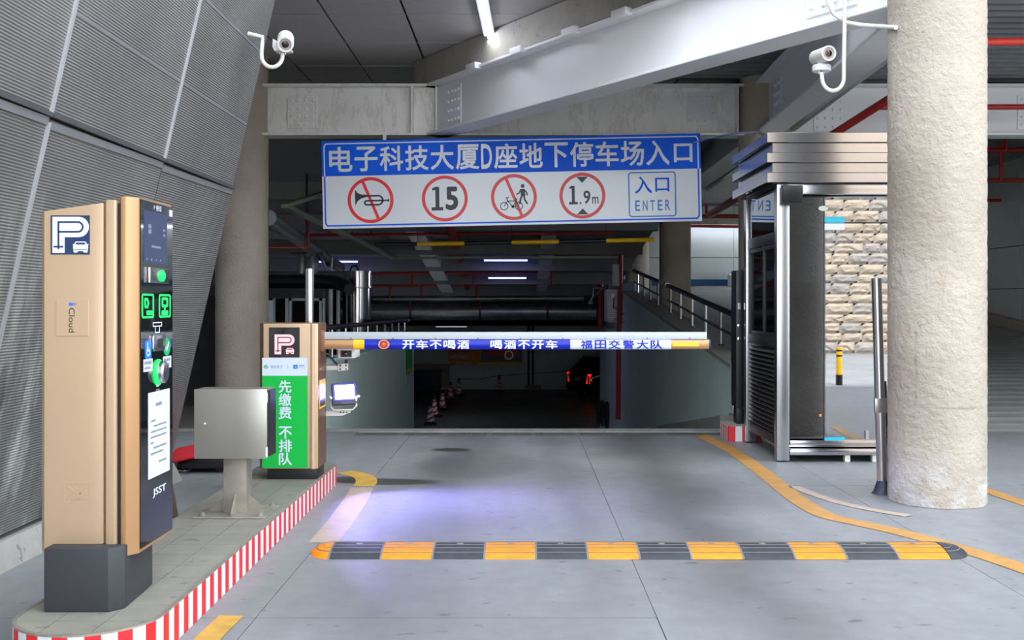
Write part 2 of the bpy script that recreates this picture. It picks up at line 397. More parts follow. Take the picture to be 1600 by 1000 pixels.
for k in range(9):
    c = Vector((-1.38+k*.425, 10.21, -.012))
    if me0 is None: o = B(); o.v = [tuple(Vector(v)+c) for v in gb.v]; o.f = gb.f; o.mi = gb.mi; o = o.build('grate', 'darkmetal', drain, smooth=0); me0 = o.data; z_ = WL[o.name].z
    else: place(me0, 'grate', (c.x, c.y, z_), drain)
B().box(-1.6, 2.25, 10.05, 10.37, -.13, -.06).build('channel', 'black', drain, smooth=0)

struct(B().box(-40, 40, -40, 4.4, -.5, -.02).build('floor_street', 'conc', smooth=0), 'street and forecourt paving outside')
# ramp down, basement floor
b = B(); b.add([(-2.1, 10.6, 0), (2.24, 10.6, 0), (2.24, 28, -2.43), (-2.1, 28, -2.43), (-2.1, 10.6, -.2), (2.24, 10.6, -.2), (2.24, 28, -2.63), (-2.1, 28, -2.63)],
               [(0, 1, 2, 3), (4, 7, 6, 5), (0, 4, 5, 1), (1, 5, 6, 2), (2, 6, 7, 3), (3, 7, 4, 0)])
struct(b.build('floor_ramp', 'basefloor', smooth=0), 'grey concrete ramp sloping down into the basement')
struct(B().box(-9, 8.85, 28, 45.5, -2.6, -2.43).build('floor_basement', 'basefloor', smooth=0), 'dim concrete basement floor')
struct(B().box(-9, -2.3, 20.6, 28, -2.6, -2.43).build('floor_basement', 'basefloor', smooth=0), 'dim concrete basement floor beside the ramp')
struct(B().box(-9, -2.3, 13, 20.6, -1.05, -.75).build('floor_sunken', 'conc_dark', smooth=0), 'lowered floor left of the ramp')
struct(B().box(-9, -2.3, 10.6, 13, -.3, 0).build('floor_left', 'conc_dark', smooth=0), 'dim floor left of the ramp')
# ramp up on the right
upz = lambda y: .1*(y-10.6)
b = B(); b.add([(2.6, 10.6, 0), (22, 10.6, 0), (22, 28, upz(28)), (2.6, 28, upz(28)), (2.6, 10.6, -.3), (22, 10.6, -.3), (22, 28, upz(28)-.3), (2.6, 28, upz(28)-.3)],
               [(0, 1, 2, 3), (4, 7, 6, 5), (0, 4, 5, 1), (1, 5, 6, 2), (2, 6, 7, 3), (3, 7, 4, 0)])
struct(b.build('floor_ramp_up', 'ribramp', smooth=0), 'ribbed concrete ramp rising behind the booth')

# ------------------------------------------------------------------ walls round the ramp
wtop = lambda y: .57+(y-11.2)*.0786
wr = sroot('wall_right', (2.4, 17, 0), 'grey-green parapet wall on the right of the ramp with a rising top')
b = B(); b.fprism((Vector((2.24, 0, 0)), Vector((0, 1, 0)), Vector((0, 0, 1)), Vector((1, 0, 0))), [(11.2, -.3), (23, -2.43), (23, wtop(23)), (11.2, wtop(11.2))], 0, .34)
b.build('parapet', 'wallgreen', wr, smooth=0)
b = B(); b.fprism((Vector((2.21, 0, 0)), Vector((0, 1, 0)), Vector((0, 0, 1)), Vector((1, 0, 0))), [(11.17, wtop(11.17)), (23.03, wtop(23.03)), (23.03, wtop(23.03)+.04), (11.17, wtop(11.17)+.04)], 0, .40)
b.build('coping', 'conc', wr, smooth=0)
B().box(2.2, 2.62, 10.6, 11.2, 0, .10).build('kerb', 'conc', wr, smooth=0)
b = B(); b.fprism((Vector((2.05, 0, 0)), Vector((0, 1, 0)), Vector((0, 0, 1)), Vector((1, 0, 0))), [(10.9, -.05), (16, -.76), (16, -.60), (10.9, .10)], 0, .19)
b.build('kerb', 'conc', wr, smooth=0)
wl = sroot('wall_left', (-2.2, 16, 0), 'grey-green parapet wall on the left of the ramp')
b = B(); b.fprism((Vector((-2.3, 0, 0)), Vector((0, 1, 0)), Vector((0, 0, 1)), Vector((1, 0, 0))), [(10.9, -.1), (20.6, -2.43), (20.6, .54), (10.9, .60)], 0, .2)
b.build('parapet', 'wallgreen', wl, smooth=0)
b = B(); b.fprism((Vector((-2.32, 0, 0)), Vector((0, 1, 0)), Vector((0, 0, 1)), Vector((1, 0, 0))), [(10.88, .60), (20.62, .54), (20.62, .57), (10.88, .63)], 0, .24)
b.build('coping', 'wallgreen', wl, smooth=0)
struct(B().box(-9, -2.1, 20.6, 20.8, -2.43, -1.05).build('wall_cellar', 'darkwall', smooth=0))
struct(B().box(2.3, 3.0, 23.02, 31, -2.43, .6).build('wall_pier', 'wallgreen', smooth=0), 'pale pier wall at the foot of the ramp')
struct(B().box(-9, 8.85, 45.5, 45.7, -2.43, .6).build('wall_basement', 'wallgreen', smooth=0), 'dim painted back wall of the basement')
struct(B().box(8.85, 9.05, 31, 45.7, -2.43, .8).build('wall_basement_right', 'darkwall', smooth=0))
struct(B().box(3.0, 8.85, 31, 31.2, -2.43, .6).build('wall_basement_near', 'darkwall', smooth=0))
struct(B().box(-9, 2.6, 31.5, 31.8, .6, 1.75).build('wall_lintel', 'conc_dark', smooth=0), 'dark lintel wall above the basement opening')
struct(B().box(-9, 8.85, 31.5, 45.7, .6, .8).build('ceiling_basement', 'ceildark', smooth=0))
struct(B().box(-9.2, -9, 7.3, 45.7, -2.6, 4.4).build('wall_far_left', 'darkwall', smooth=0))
b = B(); b.fprism((Vector((0, 7.36, 0)), Vector((1, 0, 0)), Vector((0, 0, 1)), Vector((0, 1, 0))), [(-9, 0), (-2.62, 0), (-1.70, 4.1), (-9, 4.1)], 0, .1)
struct(b.build('wall_return', 'darkwall', smooth=0))
struct(B().box(2.46, 2.6, 23, 31.5, -.5, 1.75).build('wall_ledge', 'wallgreen', smooth=0))
# sloped ceiling over the ramp with cross beams
sz = lambda y: 3.6-(y-15)*.1273
b = B(); b.add([(-9, 15, sz(15)), (2.7, 15, sz(15)), (2.7, 31.6, sz(31.6)), (-9, 31.6, sz(31.6)), (-9, 15, sz(15)+.25), (2.7, 15, sz(15)+.25), (2.7, 31.6, sz(31.6)+.25), (-9, 31.6, sz(31.6)+.25)],
               [(0, 1, 2, 3), (4, 7, 6, 5), (0, 4, 5, 1), (1, 5, 6, 2), (2, 6, 7, 3), (3, 7, 4, 0)])
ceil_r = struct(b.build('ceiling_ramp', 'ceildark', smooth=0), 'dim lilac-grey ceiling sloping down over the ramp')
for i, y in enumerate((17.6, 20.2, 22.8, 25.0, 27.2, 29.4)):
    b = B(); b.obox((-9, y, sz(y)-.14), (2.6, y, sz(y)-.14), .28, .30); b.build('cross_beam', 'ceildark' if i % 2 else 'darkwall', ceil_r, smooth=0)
b = B(); b.obox((-2.1, 19, sz(19)-.14), (-2.05, 30, sz(30)-.14), .35, .16); b.build('long_beam', 'beam', ceil_r, smooth=0)
b = B(); b.obox((.55, 19, sz(19)-.12), (.55, 30.5, sz(30.5)-.12), .30, .14); b.build('long_beam', 'beam', ceil_r, smooth=0)
struct(B().box(-9, 2.7, 14.9, 15, 3.55, 4.2).build('wall_soffit', 'ceildark', smooth=0))
# infill between the column-row beam and the sloped ceiling
b = B(); b.fprism((Vector((2.62, 0, 0)), Vector((0, 1, 0)), Vector((0, 0, 1)), Vector((1, 0, 0))), [(15, 3.7), (31.6, 1.5), (31.6, 3.9), (15, 3.9)], 0, .1)
struct(b.build('wall_infill', 'ceildark', smooth=0))
# far walls of the upward ramp
wb = sroot('wall_back', (6, 28, 1.7), 'pale grey-green panel wall at the top of the ramp behind the booth')
for i in range(4):
    x0 = 2.3+i*1.66
    for z0, z1 in ((1.55, 2.47), (2.485, 3.95)): B().box(x0+.005, x0+1.655, 28, 28.12, z0, z1).build('panel', 'wallpanel', wb, smooth=0)
B().box(2.3, 8.85, 28.1, 28.3, 1.4, 4.2).build('backing', 'joint', wb, smooth=0)
B().box(2.7, 8.8, 27.86, 28, 1.74, 1.90).build('skirting', 'bluetrim', wb, smooth=0)
B().box(2.62, 8.8, 27.6, 28, 3.335, 3.55).build('ledge', 'conc', wb, smooth=0)
ws = sroot('wall_side', (8.9, 15, 0), 'pale panel wall on the far right beyond the round column')
for i, (y0, y1) in enumerate(((10.0, 12.2), (12.2, 14.4), (14.4, 16.6), (16.6, 18.75), (18.75, 20.4), (20.4, 22.4), (22.4, 24.4))):
    for z0, z1 in ((.0, 1.52), (1.535, 2.28), (2.295, 3.9)): B().box(8.85, 8.95, y0+.012, y1-.012, z0, z1).build('panel', 'wallpanel', ws, smooth=0)
B().box(8.95, 9.1, 4.5, 24.4, -.1, 4.2).build('backing', 'joint', ws, smooth=0)
B().box(8.85, 8.95, 4.5, 9.99, 0, 4.1).build('panel', 'wallpanel', ws, smooth=0)
b = B(); b.fprism((Vector((8.66, 0, 0)), Vector((0, 1, 0)), Vector((0, 0, 1)), Vector((1, 0, 0))), [(10.0, -.1), (22.4, 1.0), (22.4, upz(22.4)+.16), (10.6, .16), (10.0, .16)], 0, .19)
b.build('skirting', 'yline_f', ws, smooth=0)

# ------------------------------------------------------------------ leaning mesh-clad wall on the left
LX = lambda z: -2.52+.226*z
def mp(y, z, d=0.0):                       # point on the leaning plane, d proud of it
    return Vector((LX(z)+d*.975, y, z-d*.22))
wm = sroot('wall_mesh', (-2.4, 4, 0), 'leaning wall clad in grey perforated metal mesh panels')
YM = [.21, 1.67, 3.13, 4.59, 6.05, 7.5]; ZM = [.14, 2.06, 3.9, 5.6]
for i in range(5):
    for j in range(3):
        a = .006; vs = [mp(y, z, d) for d in (-.03, 0) for (y, z) in ((YM[i]+a, ZM[j]+a), (YM[i+1]-a, ZM[j]+a), (YM[i+1]-a, ZM[j+1]-a), (YM[i]+a, ZM[j+1]-a))]
        b = B(); b.add(vs, [(0, 3, 2, 1), (4, 5, 6, 7), (0, 1, 5, 4), (1, 2, 6, 5), (2, 3, 7, 6), (3, 0, 4, 7)]); b.build('panel', 'mesh', wm, smooth=0)
for y in YM[1:5]:
    for j in range(3):
        if y > 5.5 and j == 0: continue
        b = B(); b.obox(mp(y, ZM[j]+.02, .004), mp(y, ZM[j+1]-.02, .004), .020, .016, up=(1, 0, -.226)); b.build('seam', 'seam', wm, smooth=0)
for i in range(5):
    b = B(); b.obox(mp(YM[i]+.01, 2.075, .006), mp(YM[i+1]-.01, 2.075, .006), .03, .018, up=(.226, 0, 1)); b.build('seam_ledge', 'seam_dark', wm, smooth=0)
    b = B(); b.obox(mp(YM[i]+.01, 2.03, .001), mp(YM[i+1]-.01, 2.045, .001), .012, .035, up=(.226, 0, 1)); b.build('seam_band', 'seam_mid', wm, smooth=0)
for z in (2.52, 3.02): 
    b = B(); b.obox(mp(4.62, z, -.003), mp(7.48, z, -.003), .01, .012, up=(.226, 0, 1)); b.build('seam_line', 'seam_mid', wm, smooth=0)
vs = [mp(y, z, -.06) for (y, z) in ((-1.5, -.1), (7.5, -.1), (7.5, 6), (-1.5, 6))]+[mp(y, z, -.14) for (y, z) in ((-1.5, -.1), (7.5, -.1), (7.5, 6), (-1.5, 6))]
b = B(); b.add(vs, [(0, 1, 2, 3), (4, 7, 6, 5), (0, 4, 5, 1), (1, 5, 6, 2), (2, 6, 7, 3), (3, 7, 4, 0)]); b.build('backing', 'joint', wm, smooth=0)
b = B(); b.fprism((Vector((0, 0, 0)), Vector((1, 0, 0)), Vector((0, 0, 1)), Vector((0, -1, 0))), [(-2.8, -.02), (-2.40, -.02), (-2.47, .12), (-2.8, .12)], -7.5, 1.5)
b.build('footing', 'conc', wm, smooth=0)

# ------------------------------------------------------------------ ceiling panels, deck
GA, GB = Vector((-1.0, 12.2)), Vector((2.64, 6.73)); GD = (GB-GA).normalized(); GN = Vector((-GD.y, GD.x))     # diagonal girder line
ceil = sroot('ceiling', (-.5, 8, 4.1), 'dark grey metal ceiling panels over the entrance')
CXJ = [-1.92+.78*k for k in range(-9, 8)]; CYJ = [8.7]+[10.38+1.13*k for k in range(-1, 4)]
for i in range(len(CXJ)-1):
    for j in range(len(CYJ)-1):
        c = Vector(((CXJ[i]+CXJ[i+1])/2, (CYJ[j]+CYJ[j+1])/2))
        side = (c-GA).dot(GN)
        if side > .6 and c.y < 12.6: continue
        if c.x > 2.7: continue
        B().box(CXJ[i]+.012, CXJ[i+1]-.012, CYJ[j]+.004, CYJ[j+1]-.004, 4.1, 4.125).build('panel', 'ceilpanel', ceil, smooth=0)
for k, y in enumerate(CYJ[1:5]):
    B().box(-2.65, .4, y-.004, y+.004, 4.094, 4.099).build('joint_strip', 'seam', ceil, smooth=0)
B().box(-9, 9.05, 8.7, 31.8, 4.22, 4.45).build('roof_slab', 'black', ceil, smooth=0)
B().box(-9, 9.05, 8.6, 8.7, 3.80, 4.5).build('fascia', 'seam_mid', ceil, smooth=0)
struct(B().box(-30, 30, 8.75, 9.1, 4.5, 14).build('wall_facade', 'seam_mid', smooth=0), 'upper storeys of the building over the entrance')
def xmin(y): return 2.64 if y < 6.73 else (GA.x+(12.2-y)/5.47*3.64 if y < 12.2 else 2.72)
b = B(); y = 8.7
while y < 28:
    ys = [y, y+.06, y+.10, y+.16, y+.20]; zs = [3.84, 3.84, 3.90, 3.90, 3.84]
    for k in range(4):
        b.add([(xmin(ys[k]), ys[k], zs[k]), (9.0, ys[k], zs[k]), (9.0, ys[k+1], zs[k+1]), (xmin(ys[k+1]), ys[k+1], zs[k+1])], [(0, 1, 2, 3)])
    y += .20
struct(b.build('ceiling_deck', 'deck', smooth=0, recalc=False), 'ribbed metal deck ceiling behind the girders')

# ------------------------------------------------------------------ steel beams
def bolts(par, fr, nu, nv, du, dv, r=.016, mat='beam', h=.02):
    O, ux, uy, n = fr; me = None
    for i in range(nu):
        for j in range(nv):
            c = O+ux*((i-(nu-1)/2)*du)+uy*((j-(nv-1)/2)*dv)
            if me is None:
                k = 10; vs = []
                for rr, dd in ((r*1.25, 0), (r*1.25, h*.3), (r, h*.35), (r*.8, h)):
                    for q in range(k): vs.append(c+ux.normalized()*rr*math.cos(q*2*math.pi/k)+uy.normalized()*rr*math.sin(q*2*math.pi/k)+n*dd)
                b = B(); b.add(vs, [(a*k+q, a*k+(q+1) % k, (a+1)*k+(q+1) % k, (a+1)*k+q) for a in range(3) for q in range(k)]+[tuple(3*k+q for q in range(k))])
                o = b.build('bolt', mat, par); me = o.data; off = WL[o.name]-c
            else: place(me, 'bolt', c+off, par)
def splice(par, center, ux, n, w, h, mat, nu=4, nv=4):
    ux = Vector(ux).normalized(); n = Vector(n).normalized(); uy = Vector((0, 0, 1))
    fr = (Vector(center), ux, uy, n); b = B(); b.fbox(fr, -w/2, w/2, -h/2, h/2, 0, .016); pl = b.build('splice_plate', mat, par, bevel=.002, segs=1)
    bolts(pl, (Vector(center)+n*.016, ux, uy, n), nu, nv, w/nu*.98, h/nv*.98, mat=mat)
    return pl
ZB, ZT = 3.18, 3.77
def ibeam(name, label, p0, p1, mat, fw=.28, z0=ZB, z1=ZT, group='white steel beams under the deck'):
    p0 = Vector(p0); p1 = Vector(p1); m = (p0+p1)/2
    T = thing(name, label, 'beam', (m.x, m.y, z0), group)
    a = lambda z: ((p0.x, p0.y, z), (p1.x, p1.y, z))
    b = B(); b.obox(*a((z0+z1)/2), .02, z1-z0-.04); b.build('web', mat, T, smooth=0)
    for z in (z0+.014, z1-.014): b = B(); b.obox(*a(z), fw, .028); b.build('flange', mat, T, bevel=.004, segs=1)
    return T
mb = ibeam('steel_beam', 'stained white steel beam above the blue entrance sign', (-3.0, 12.2), (2.6, 12.2), 'beam_old')
splice(mb, (-2.53, 12.19, 3.46), (1, 0, 0), (0, -1, 0), .34, .37, 'beam_old')
splice(mb, (2.08, 12.19, 3.50), (1, 0, 0), (0, -1, 0), .35, .38, 'beam')
for px in (644, 682, 1152): x = (px-CX)/F*12.1; B().box(x-.01, x+.01, 12.07, 12.19, ZB+.028, ZT-.028).build('stiffener', 'beam_old', mb, smooth=0)
dg = ibeam('steel_girder', 'pale grey steel girder running diagonally up to the front round column', (GA.x, GA.y), (GB.x, GB.y), 'beam', fw=.30)
nf = Vector((-GN.x, -GN.y, 0)); nf = nf if nf.y < 0 else -nf
gp = lambda t: Vector((GA.x+GD.x*t, GA.y+GD.y*t, 0))
splice(dg, gp(.48)+nf*.012+Vector((0, 0, 3.47)), (GD.x, GD.y, 0), nf, .30, .44, 'beam')
splice(dg, gp(5.75)+nf*.012+Vector((0, 0, 3.55)), (GD.x, GD.y, 0), nf, .44, .5, 'beam_old')
for t_ in (1.12, 1.98, 2.86, 3.6, 4.4):
    q = gp(t_)+nf*.16+Vector((0, 0, ZT-.01)); b = B(); b.obox(q-Vector((GD.x, GD.y, 0))*.10, q+Vector((GD.x, GD.y, 0))*.10, .08, .07); b.build('lug', 'beam', dg, bevel=.012)
sb = B(); sb.obox((GA.x-GD.x*.3, GA.y-GD.y*.3, 3.94), (GB.x, GB.y, 3.94), .22, .30)
tag(sb.build('slab_edge', 'slabband', smooth=0), 'stained concrete slab edge resting on the diagonal girder', 'concrete edge')
b2 = ibeam('steel_beam', 'steel beam from the front round column back over the booth', (2.66, 6.9), (2.80, 11.95), 'beam', fw=.30)
splice(b2, (2.778, 11.4, 3.47), (0, 1, 0), (-1, 0, 0), .26, .42, 'beam')
b3 = ibeam('steel_beam', 'steel beam above the booth to the right of the rear column', (3.05, 12.2), (8.85, 12.2), 'beam')
splice(b3, (3.55, 12.19, 3.44), (1, 0, 0), (0, -1, 0), .36, .40, 'beam')
splice(b3, (5.9, 12.19, 3.46), (1, 0, 0), (0, -1, 0), .36, .40, 'beam')
b4 = ibeam('steel_beam', 'steel beam running back along the column row right of the sign', (2.82, 12.45), (2.95, 27.8), 'beam', fw=.34)
b5 = ibeam('steel_beam', 'far steel beam crossing above the upward ramp', (3.1, 20.2), (8.85, 20.2), 'beam')
splice(b5, (3.7, 20.19, 3.46), (1, 0, 0), (0, -1, 0), .4, .40, 'beam')
#b6 = ibeam('steel_beam', 'steel beam running forward from the front column towards the street', (2.66, 2.6), (2.66, 6.55), 'beam', fw=.30)

# ------------------------------------------------------------------ round columns
def column(x, y, r, h, label, fine=False):
    n, k = (96, 330) if fine else (40, 30); vs = []
    for j in range(k+1):
        z = h*j/k
        for i in range(n):
            a = 2*math.pi*i/n; rr = r
            if fine:
                p = Vector((math.cos(a)*r, math.sin(a)*r, z)); rr += .0035*noise.noise(p*26)+.0025*noise.noise(p*55)
            vs.append((x+rr*math.cos(a), y+rr*math.sin(a), z))
    b = B(); b.add(vs, [(j*n+i, j*n+(i+1) % n, (j+1)*n+(i+1) % n, (j+1)*n+i) for j in range(k) for i in range(n)]+[tuple(k*n+i for i in range(n))])
    o = b.build('round_column', 'stucco', smooth=60, recalc=False)
    return tag(o, label, 'column', 'round stucco columns')
column(2.645, 6.73, .296, 4.3, 'rough white stucco column in front, right of the guard booth', True)
column(-3.23, 12.2, .30, 4.1, 'round stucco column behind the leaning mesh wall')
column(2.81, 12.2, .30, 3.84, 'round stucco column behind the guard booth roof')
c3 = column(2.95, 20.3, .30, 2.87, 'round column rising behind the right ramp handrail'); c3.location.z = .98; 
c4 = column(2.98, 27.2, .30, 2.2, 'farthest round column beyond the right ramp handrail'); c4.location.z = 1.65

# ------------------------------------------------------------------ stone wall across the street (seen mirrored in the booth glass)
sw = sroot('wall_stone', (8, -9.4, 0), 'split-faced stone wall across the street')
B().box(4.3, 12.2, -9.8, -9.42, -.1, 4.7).build('mortar_backing', 'mortar', sw, smooth=0)
B().box(4.3, 12.2, -9.8, -9.40, 4.7, 9.5).build('upper_wall', 'stone', sw, smooth=0)
proto = []
for k in range(8):
    random.seed(100+k); n_, m_ = 6, 4; vs = []
    for j in range(m_+1):
        for i in range(n_+1):
            e = 0 if i in (0, n_) or j in (0, m_) else 1
            vs.append((i/n_-.5+random.uniform(-.02, .02)*e, (.35+.65*random.random())*e, j/m_-.5+random.uniform(-.03, .03)*e))
    w = n_+1; fs = [(j*w+i, j*w+i+1, (j+1)*w+i+1, (j+1)*w+i) for j in range(m_) for i in range(n_)]
    ring = list(range(w))+[j*w+n_ for j in range(1, m_+1)]+[m_*w+i for i in range(n_-1, -1, -1)]+[j*w for j in range(m_-1, 0, -1)]
    o_ = len(vs); vs += [(vs[i][0], -.5, vs[i][2]) for i in ring]; q = len(ring)
    fs += [(ring[i], ring[(i+1) % q], o_+(i+1) % q, o_+i) for i in range(q)]+[tuple(range(o_, o_+q))]
    for mt in ('stone', 'stone2'):
        me = bpy.data.meshes.new('stone'); me.from_pydata(vs, [], fs); me.materials.append(MAT[mt])
        bm = bmesh.new(); bm.from_mesh(me); bmesh.ops.recalc_face_normals(bm, faces=bm.faces); bm.to_mesh(me); bm.free(); proto.append(me)
random.seed(5); z = 0.02
while z < 4.5:
    h = random.choice((.22, .25, .28)); x = 4.35-random.random()*.3
    while x < 12.1:
        l = random.uniform(.42, .75); x1 = min(x+l, 12.15); x0 = max(x, 4.35)
        if x1-x0 > .12:
            o = place(random.choice(proto), 'stone', ((x0+x1)/2, -9.42, z+h/2), sw); o.scale = (x1-x0-.016, .05, h-.016)
        x += l
    z += h

# ------------------------------------------------------------------ kerbed island
KZ = .14
isl = thing('kerb_island', 'raised tiled kerb island with red and white stripes along its edge', 'kerb island', (-1.54, 5.4, 0))
def outline(ins=0.0):
    x0, x1, ym, r = -1.80+ins, -1.28-ins, 3.79, .26-ins
    return arc((-1.54, ym), r, 180, 360, 18)+arc((x1-.10, 7.40-.10-ins), .10, 0, 90, 5)+[(x0, 7.40-ins)]
def clip(poly, ax, val, sign):
    out = []
    for i in range(len(poly)):
        a, b_ = poly[i-1], poly[i]; da = sign*(a[ax]-val); db = sign*(b_[ax]-val)
        if (da < 0) != (db < 0):
            t_ = da/(da-db); out.append((a[0]+(b_[0]-a[0])*t_, a[1]+(b_[1]-a[1])*t_))
        if db <= 0: out.append(b_)
    return out
b = B(); b.prism(outline(.012), 0, KZ-.012); b.build('core', 'conc', isl, smooth=0)
tx = [-1.82, -1.63, -1.455, -1.26]; ty = [3.5+.197*k for k in range(21)]
for i in range(3):
    for j in range(20):
        pg = outline(.006)
        for ax, v, s in ((0, tx[i]+.0015, -1), (0, tx[i+1]-.0015, 1), (1, ty[j]+.0015, -1), (1, ty[j+1]-.0015, 1)):
            pg = clip(pg, ax, v, s) if len(pg) > 2 else pg
        if len(pg) > 2:
            bb = B(); bb.prism(pg, KZ-.014, KZ); bb.build('tile', 'tile', isl, smooth=0)
# striped facing strip: stripes alternate along the kerb line
ol = outline(); pts = []
for i in range(len(ol)):
    a, c = Vector(ol[i]), Vector(ol[(i+1) % len(ol)]); k = max(1, int((c-a).length/.004))
    pts += [a+(c-a)*q/k for q in range(k)]
d = 0; run = []; seg = .0525
fc = B(); acc = 0; cen = Vector((-1.54, 5.4))
k0 = 0; stripe = 0; n_ = len(pts); start = 0; dist = 0.0; bounds = [0]
for i in range(n_):
    dist += (pts[(i+1) % n_]-pts[i]).length
    if dist >= seg: bounds.append(i+1); dist = 0
bounds.append(n_)
def inward(i):
    a = pts[i % n_]; t_ = (pts[(i+1) % n_]-pts[i-1]).normalized(); nn = Vector((-t_.y, t_.x)); return a+nn*.014
for q in range(len(bounds)-1):
    i0, i1 = bounds[q], bounds[q+1]
    if i1 <= i0: continue
    idx = list(range(i0, i1, 4))+[i1]
    poly = [tuple(pts[i % n_]) for i in idx]+[tuple(inward(i)) for i in reversed(idx)]
    bb = B(); bb.prism(poly, 0.0, KZ-.006); bb.build('kerb_stripe', 'red' if q % 2 else 'white', isl, smooth=0)
fc = B(); io = [tuple(inward(i)) for i in range(0, n_, 4)]; oo = [tuple(pts[i]) for i in range(0, n_, 4)]
for i in range(len(oo)): j = (i+1) % len(oo); fc.prism([oo[i], oo[j], io[j], io[i]], KZ-.006, KZ+.0015)
fc.build('edge_trim', 'steel_dirty', isl, smooth=0)

# ------------------------------------------------------------------ ticket machine
tm = thing('ticket_machine', 'tall champagne-gold ticket machine with black glass side on the kerb island', 'ticket machine', (-1.56, 4.05, KZ))
b = B(); b.prism([(-1.72, 3.80), (-1.488, 3.80), (-1.445, 3.85), (-1.46, 4.18), (-1.72, 4.18)], KZ+.0005, .37); b.build('plinth', 'base', tm, bevel=.006)
FY = 3.875
# shell: front leaf on the left, back leaf with the glass on the right, black gap between
def slant(poly, z0, ztop):           # prism with a sloping top given by ztop(x, y)
    k = len(poly); vs = [(x, y, z0) for x, y in poly]+[(x, y, ztop(x, y)) for x, y in poly]
    b = B(); b.add(vs, [tuple(range(k))[::-1], tuple(range(k, 2*k))]+[(i, (i+1) % k, (i+1) % k+k, i+k) for i in range(k)]); return b
zt = lambda x, y: 1.588+min(1, (x+1.775)/.25)*.036 if x < -1.52 else 1.626
b = slant([(-1.775, FY+.03), (-1.752, FY), (-1.585, FY), (-1.535, FY+.002), (-1.535, FY+.30), (-1.775, FY+.30)], .335, zt); b.build('front_shell', 'gold', tm, bevel=.006)
b = slant([(-1.533, FY+.010), (-1.522, FY-.006), (-1.492, FY-.006), (-1.485, FY+.003), (-1.485, FY+.28), (-1.533, FY+.28)], .325, lambda x, y: 1.632); b.build('pilaster', 'gold', tm, bevel=.004)
B().box(-1.486, -1.472, FY+.006, FY+.28, .335, 1.62).build('gap_strip', 'black', tm, smooth=0)
b = slant([(-1.473, FY+.004), (-1.468, FY-.006), (-1.450, FY-.006), (-1.4185, FY+.042), (-1.4185, FY+.40), (-1.435, FY+.42), (-1.473, FY+.42)], .325, lambda x, y: 1.645 if y < FY+.1 else 1.652); b.build('side_shell', 'gold_d', tm, bevel=.004)
GXp = -1.418
gf = FR((GXp, 3.922, .34), (0, 1, 0), (0, 0, 1))          # frame of the glass: u along Y, v up
def gb_(name, mat, u0, u1, v0, v1, d0=.004, d1=.0055, bevel=0, par=None):
    b = B(); b.fbox(gf, u0, u1, v0, v1, d0, d1); return b.build(name, mat, par or tm, bevel=bevel, smooth=35 if bevel else 0)
def gl_(name, mat, prof, u, v, n=24):
    b = B(); b.lathe(prof, n=n, axis='x'); b.v = [tuple(gf[0]+Vector((x, y+u, z+v))) for x, y, z in b.v]; return b.build(name, mat, tm)
def dashes(name, mat, fr, u0, u1, v, h, par, d, k=6, seed=0):
    random.seed(seed); b = B(); u = u0
    while u < u1-.004:
        w = min(random.uniform(.6, 1.1)*h, u1-u); b.fbox(fr, u, u+w*.8, v-h/2*random.uniform(.6, 1), v+h/2*random.uniform(.6, 1), d, d+.0003); u += w
    return b.build(name, mat, par, smooth=0)
gb_('glass_panel', 'blackglass', 0, .356, 0, 1.300, 0, .004)
gb_('screen', 'screen', .03, .286, 1.067, 1.262)
for (u, v, w, h) in ((.09, 1.205, .03, .016), (.09, 1.185, .03, .016), (.25, 1.20, .02, .010), (.25, 1.18, .02, .010), (.16, 1.13, .10, .008), (.06, 1.08, .012, .008), (.11, 1.08, .012, .008), (.16, 1.08, .012, .008), (.21, 1.08, .012, .008)):
    gb_('screen_icon', 'greytext', u-w/2, u+w/2, v-h/2, v+h/2, .0055, .0060)
text('P 捷顺', 'paper', gf, .18, 1.282, .085, .022, 'lettering', tm, d=.0048)
gb_('sticker', 'paleblue', .315, .35, 1.262, 1.288)
gb_('speaker_plate', 'steel', .063, .280, .99, 1.05, .004, .016, bevel=.003)
for k in range(6): gb_('speaker_slot', 'darkmetal', .075+k*.012, .080+k*.012, 1.0, 1.04, .016, .0165)
gl_('call_button', 'ledgreen', [(.022, .016), (.022, .022), (.017, .026), (.001, .028)], .19, 1.019)
def icon(u0, u1, v0, v1, inner):
    b = B(); b.ribbon(gf, rrect(u0, u1, v0, v1, .010), .007, .004, .0055, closed=True)
    inner(b, (u0+u1)/2, (v0+v1)/2); b.build('green_icon', 'ledgreen', tm, smooth=0)
def i1(b, u, v):
    b.ribbon(gf, [(u-.03, v-.004), (u-.03, v+.026), (u-.006, v+.026), (u+.006, v+.011), (u-.006, v-.004), (u-.03, v-.004)], .009, .004, .0055); b.fbox(gf, u-.012, u+.045, v-.034, v-.018, .004, .0055)
icon(.014, .132, .860, .945, i1)
def i2(b, u, v):
    b.ribbon(gf, rrect(u-.028, u+.028, v, v+.028, .004), .010, .004, .0055, closed=True); b.fbox(gf, u-.034, u+.034, v-.036, v-.018, .004, .0055); b.ribbon(gf, [(u, v-.016), (u, v-.004)], .010, .004, .0055)
icon(.20, .325, .860, .945, i2)
b = B(); b.ribbon(gf, [(.13, .838), (.225, .838), (.225, .824), (.13, .824)], .004, .004, .005, closed=True); b.ribbon(gf, [(.155, .824), (.155, .80), (.20, .80), (.20, .824)], .004, .004, .005); b.build('card_icon', 'paper', tm, smooth=0)
b = B(); b.fprism(gf, rrect(.11, .245, .728, .792, .015), .004, .014); b.build('scan_window', 'steel', tm, bevel=.003)
b = B(); b.fprism(gf, rrect(.150, .210, .742, .775, .008), .014, .0155); b.build('scan_lens', 'darkmetal', tm, smooth=0)
b = B(); b.fprism(gf, rrect(.043, .108, .702, .772, .010), .004, .0052); b.build('blue_tag', 'iconblue', tm, smooth=0)
